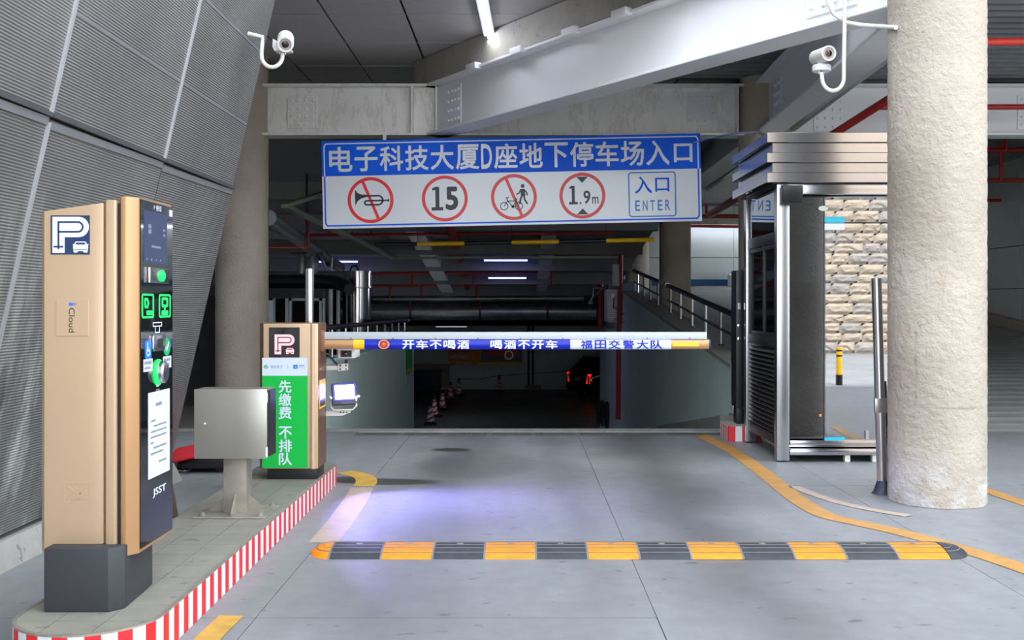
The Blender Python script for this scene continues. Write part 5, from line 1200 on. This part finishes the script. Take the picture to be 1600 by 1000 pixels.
q = Vector((P(1142, 440, 27.6).x, 27.6, upz(27.6))); b = B(); b.lathe([(.07, 0), (.085, .02), (.08, .22), (.09, .30), (.03, .36), (.03, .38)], tuple(q), 18); b.build('jug', 'white', jg)
q = Vector((P(1147.5, 440, 27.7).x, 27.7, upz(27.7))); b = B(); b.lathe([(.08, 0), (.09, .02), (.09, .28), (.06, .38), (.02, .40)], tuple(q), 18); b.build('sleeve', 'iconblue', jg)
# green banner on the left parapet
b = B(); b.box(-2.1, -2.092, 19.1, 20.2, -.19, .50); gbn = b.build('green_banner', 'green'); tag(gbn, 'green banner on the end of the left ramp wall', 'banner')
b = B(); b.box(-2.092, -2.089, 19.1, 20.2, -.19, -.05); b.build('banner_foot', 'paleblue', gbn, smooth=0)
b = B(); b.box(-2.092, -2.089, 19.3, 20.0, -.02, .05); b.build('banner_print', 'yellow', gbn, smooth=0)

# ------------------------------------------------------------------ basement things
BZ = -2.43
cone = thing('traffic_cone', '', 'traffic cone', (0, 0, BZ), 'red and white traffic cones in the basement')
t = NT('cone_stripes'); tc = t.node('ShaderNodeTexCoord'); sx = t.node('ShaderNodeSeparateXYZ'); t.link(tc.outputs['Object'], sx.inputs[0])
w_ = t.math('FRACT', t.math('ADD', t.math('MULTIPLY', sx.outputs[2], 6.0), t.math('MULTIPLY', sx.outputs[0], -3.2)))
t.set(col=t.mix(t.math('LESS_THAN', w_, .36), lin((236, 236, 238)), lin((220, 40, 40))), rough=.4); MAT['conestripe'] = t.m
b = B(); b.prism(rrect(-.19, .19, -.19, .19, .05), BZ, BZ+.045); b.build('base', 'rubber', cone, bevel=.006)
b = B(); b.lathe([(.135, .045), (.128, .09)], (0, 0, BZ), 24); b.build('skirt', 'rubber', cone)
b = B(); b.lathe([(.127, .09), (.055, .56)], (0, 0, BZ), 24); b.build('striped_sleeve', 'conestripe', cone)
b = B(); b.lathe([(.054, .56), (.036, .68), (.030, .70)], (0, 0, BZ), 20); b.build('tip', 'rubber', cone)
spots = [(672.5, 663, 'nearest cone at the foot of the ramp, in front of the row'), (679, 651, 'cone half hidden right behind the nearest one'), (691.5, 640, 'third cone back in the row along the left of the basement'), (704, 625, 'fourth cone in the row, brightly striped'), (717, 618, 'cone farthest back in the row, in shadow'), (780, 612, 'cone standing alone before the back wall')]
proto_c = [cone]+list(cone.children)
for i, (px, py, lb) in enumerate(spots):
    y_ = F*(H-BZ)/(py-CY); pos = Vector(((px-CX)/F*y_, y_, BZ))
    if i == 0: T = cone
    else:
        T = cone.copy(); COL.objects.link(T)
        for ch in proto_c[1:]: c_ = ch.copy(); COL.objects.link(c_); c_.parent = T
    T.location = pos; T['label'] = 'striped '+lb; T.rotation_euler.z = i*.7
b = B(); b.tube([(-2.55, 42.3, BZ+.68), (-1.75, 43.4, BZ+.60), (-.96, 44.2, BZ+.68)], .012, 6); b.tube([(-.96, 44.2, BZ+.68), (1.5, 44.8, BZ+.80), (2.2, 45.4, BZ+.82)], .012, 6)
tag(b.build('barrier_rope', 'rubber'), 'dark rope strung between the far cones', 'rope')

# parked car, tail to the ramp
cr = thing('parked_car', 'black car with glowing red tail lights parked in the basement', 'car', (3.9, 41.3, BZ))
CA = math.radians(62); hd = Vector((math.sin(CA), math.cos(CA), 0)); lt = Vector((-hd.y*-1, -hd.x, 0)).normalized()
CO = Vector((2.15, 40.6, BZ))+hd*0
cf = lambda u, v, w: CO+hd*u+lt*v+Vector((0, 0, w))
def hull(secs, name, mat, smooth=40):          # loft of cross-sections: (u, half width, z list) sections as point lists
    b = B(); n = len(secs[0]); b.add([p for s_ in secs for p in s_], [(i*n+j, i*n+(j+1) % n, (i+1)*n+(j+1) % n, (i+1)*n+j) for i in range(len(secs)-1) for j in range(n)]+[tuple(range(n))[::-1], tuple((len(secs)-1)*n+j for j in range(n))])
    return b.build(name, mat, cr, smooth=smooth)
def sec(u, hw, z0, z1, r): return [cf(u, v, w) for v, w in ((-hw, z0+r), (-hw+r, z0), (hw-r, z0), (hw, z0+r), (hw, z1-r), (hw-r, z1), (-hw+r, z1), (-hw, z1-r))]
hull([sec(0, .82, .38, .98, .08), sec(.12, .90, .28, 1.06, .08), sec(1.2, .93, .25, 1.08, .08), (sec(3.4, .92, .25, 1.02, .08)), sec(4.3, .86, .28, .92, .10), sec(4.6, .74, .36, .74, .10)], 'body', 'carpaint')
hull([sec(.10, .76, 1.04, 1.10, .02), sec(.55, .70, 1.04, 1.56, .10), sec(1.2, .68, 1.04, 1.68, .12), sec(2.4, .68, 1.04, 1.66, .12), sec(3.3, .74, 1.0, 1.06, .02)], 'cabin', 'blackglass')
hull([sec(.60, .58, 1.58, 1.64, .02), sec(1.2, .60, 1.66, 1.72, .02), sec(2.3, .60, 1.64, 1.70, .02)], 'roof', 'carpaint')
for u in (.85, 3.7):
    for v in (-.86, .86):
        b = B(); c_ = cf(u, v, .33); b.tube([c_-lt*.11, c_+lt*.11], .33, 24); wh = b.build('wheel', 'rubber', cr)
        b = B(); b.tube([c_-lt*.118, c_+lt*.118], .20, 16); b.build('rim', 'alu', wh)
for s_ in (-1, 1):
    b = B(); b.add([cf(-.015, s_*.66, .66), cf(.02, s_*.84, .66), cf(.04, s_*.86, 1.02), cf(.0, s_*.74, 1.02)]+[cf(.10, s_*.66, .66), cf(.10, s_*.84, .66), cf(.10, s_*.86, 1.02), cf(.10, s_*.74, 1.02)], [(0, 1, 2, 3), (7, 6, 5, 4), (0, 4, 5, 1), (1, 5, 6, 2), (2, 6, 7, 3), (3, 7, 4, 0)]); b.build('tail_light', 'tail', cr, smooth=0)
b = B(); b.obox(cf(-.012, -.24, .80), cf(-.012, .24, .80), .012, .14); b.build('number_plate', 'yline_f', cr, smooth=0)
b = B(); b.obox(cf(-.01, .30, .42), cf(-.01, .44, .42), .02, .05); b.build('fog_light', 'tail', cr, smooth=0)
b = B(); b.obox(cf(-.03, -.80, .46), cf(-.03, .80, .46), .10, .16); b.build('bumper', 'carpaint', cr, bevel=.03)

# banner poster on the back wall
bn = thing('wall_banner', 'orange and dark advertising banner on the basement back wall', 'banner', (-1.5, 45.45, -1.3))
by_ = 45.47; X0, X1, XM = -3.2, .05, -1.75
B().box(X0, X1, by_-.01, by_+.01, -1.36, -.10).build('sheet', 'yellow', bn, smooth=0)
B().box(X0+.04, XM, by_-.015, by_-.01, -1.25, -.14).build('orange_field', 'orange', bn, smooth=0)
B().box(XM, X1-.05, by_-.015, by_-.01, -1.25, -.14).build('dark_field', 'signblack', bn, smooth=0)
b = B(); b.fprism(FR((0, by_-.015, 0)), [(-1.55, -1.0), (-.3, -1.05), (-.12, -.8), (-.45, -.55), (-.9, -.38), (-1.35, -.45), (-1.55, -.7)], 0, .004); b.build('red_shape', 'red', bn, smooth=0)
b = B(); b.ribbon(FR((0, by_-.019, 0)), arc((-.55, -.95), .17, 0, 360, 20)[:-1], .06, 0, .003, closed=True); b.build('wheel_shape', 'alu', bn, smooth=0)
fbn = FR((0, by_-.015, 0))
for k, (u0, u1, v, h_) in enumerate(((-3.0, -2.2, -.78, .14), (-3.05, -2.3, -1.02, .16), (-2.75, -2.05, -.45, .2))): dashes('banner_print', 'red' if k != 1 else 'white', fbn, u0, u1, v, h_, bn, .001, seed=70+k)
dashes('banner_print', 'signblack', FR((0, by_-.011, 0)), -3.1, -1.85, -1.31, .05, bn, .001, seed=80)
for x in (.30, .48): b = B(); b.tube([(x, 45.42, BZ), (x, 45.42, .6)], .05, 10); tag(b.build('conduit', 'darkmetal'), ('left' if x < .4 else 'right')+' of two dark upright conduits on the basement back wall', 'conduit', 'wall conduits')
B().box(.15, .85, 45.0, 45.38, BZ, BZ+.22).build('concrete_block', 'conc', bevel=.01); tag(bpy.data.objects['concrete_block'], 'low concrete block at the foot of the upright conduits', 'block')
bi = thing('blue_bin', 'dark blue bin against the left of the basement back wall', 'bin', (-4.0, 45, BZ))
B().box(-4.6, -3.46, 44.4, 45.3, BZ+.03, BZ+.80).build('body', 'navy', bi, bevel=.02); B().box(-4.64, -3.42, 44.36, 45.34, BZ+.80, BZ+.86).build('lid', 'navy', bi, bevel=.015)
for x in (-4.4, -3.7): b = B(); b.tube([(x-.03, 44.7, BZ+.04), (x+.03, 44.7, BZ+.04)], .04, 12); b.build('wheel', 'rubber', bi)
B().box(-4.75, -3.1, 45.38, 45.48, BZ+.1, BZ+1.1).build('wall_board', 'yline_f', smooth=0); tag(bpy.data.objects['wall_board'], 'pale board on the basement wall behind the blue bin', 'board')
tube_light('dim tube lamp under the basement ceiling behind the duct', (-2.7, 33.0, .54), (-1.7, 33.0, .54), 'led_dim', .06, 4)
# hoses hung at the foot of the right wall
for k in range(3):
    b = B(); c_ = Vector((2.15, 26.6+k*1.1, -1.55-.05*k)); b.tube([c_+Vector((-.02*k, .10*math.cos(a), .30*math.sin(a)-.02*k)) for a in [j*math.pi/8 for j in range(16)]], .05, 8, closed=True)
    tag(b.build('hose_coil', 'rubber'), ('nearest', 'middle', 'farthest')[k]+' black hose coil hung on the pale pier at the foot of the ramp', 'hose', 'black hose coils')

# ------------------------------------------------------------------ things behind the island
rc = thing('covered_cart', 'low dark cart with a red cover behind the ticket machine', 'cart', (-2.4, 8.1, 0))
v = [(-2.66, 7.75, .080), (-2.15, 7.75, .19), (-2.15, 8.45, .215), (-2.76, 8.45, .10)]
b = B(); b.add(v+[(x, y, z-.02) for x, y, z in v], [(0, 1, 2, 3), (7, 6, 5, 4), (0, 4, 5, 1), (1, 5, 6, 2), (2, 6, 7, 3), (3, 7, 4, 0)]); b.build('cover', 'cloth', rc, bevel=.012)
b = B(); b.add([(-2.55, 7.80, .03), (-2.18, 7.80, .03), (-2.18, 8.40, .03), (-2.60, 8.40, .03), (-2.55, 7.80, .075), (-2.18, 7.80, .16), (-2.18, 8.40, .185), (-2.60, 8.40, .10)], [(0, 3, 2, 1), (4, 5, 6, 7), (0, 1, 5, 4), (1, 2, 6, 5), (2, 3, 7, 6), (3, 0, 4, 7)]); b.build('tub', 'black', rc, bevel=.02)
for x, y in ((-2.5, 7.85), (-2.25, 7.85), (-2.52, 8.32), (-2.25, 8.32)): b = B(); b.tube([(x-.015, y, .03), (x+.015, y, .03)], .03, 14); b.build('wheel', 'rubber', rc)
b = B(); b.tube([(-2.52, 7.80, .05), (-2.51, 7.70, .035), (-2.44, 7.70, .03), (-2.43, 7.80, .05)], .007, 8); b.build('handle', 'tube', rc)
b = B(); b.obox((-2.03, 6.15, .005), (-2.17, 6.30, .52), .06, .02, up=(0, -1, 0)); tag(b.build('leaning_board', 'plank', bevel=.003), 'narrow dark board leaning at the left edge of the island', 'board')

# yellow bollard on the forecourt, seen mirrored in the booth glass
bo = thing('bollard', 'yellow and black bollard on the forecourt', 'bollard', (4.9, .7, 0))
b = B(); b.tube([(4.9, .7, .16), (4.9, .7, .58)], .045, 20); b.build('post', 'yellow', bo)
b = B(); b.tube([(4.9, .7, 0), (4.9, .7, .16)], .052, 20); b.build('base', 'black', bo)
for z in (.44, .52): b = B(); b.tube([(4.9, .7, z), (4.9, .7, z+.025)], .0465, 20); b.build('band', 'black', bo)
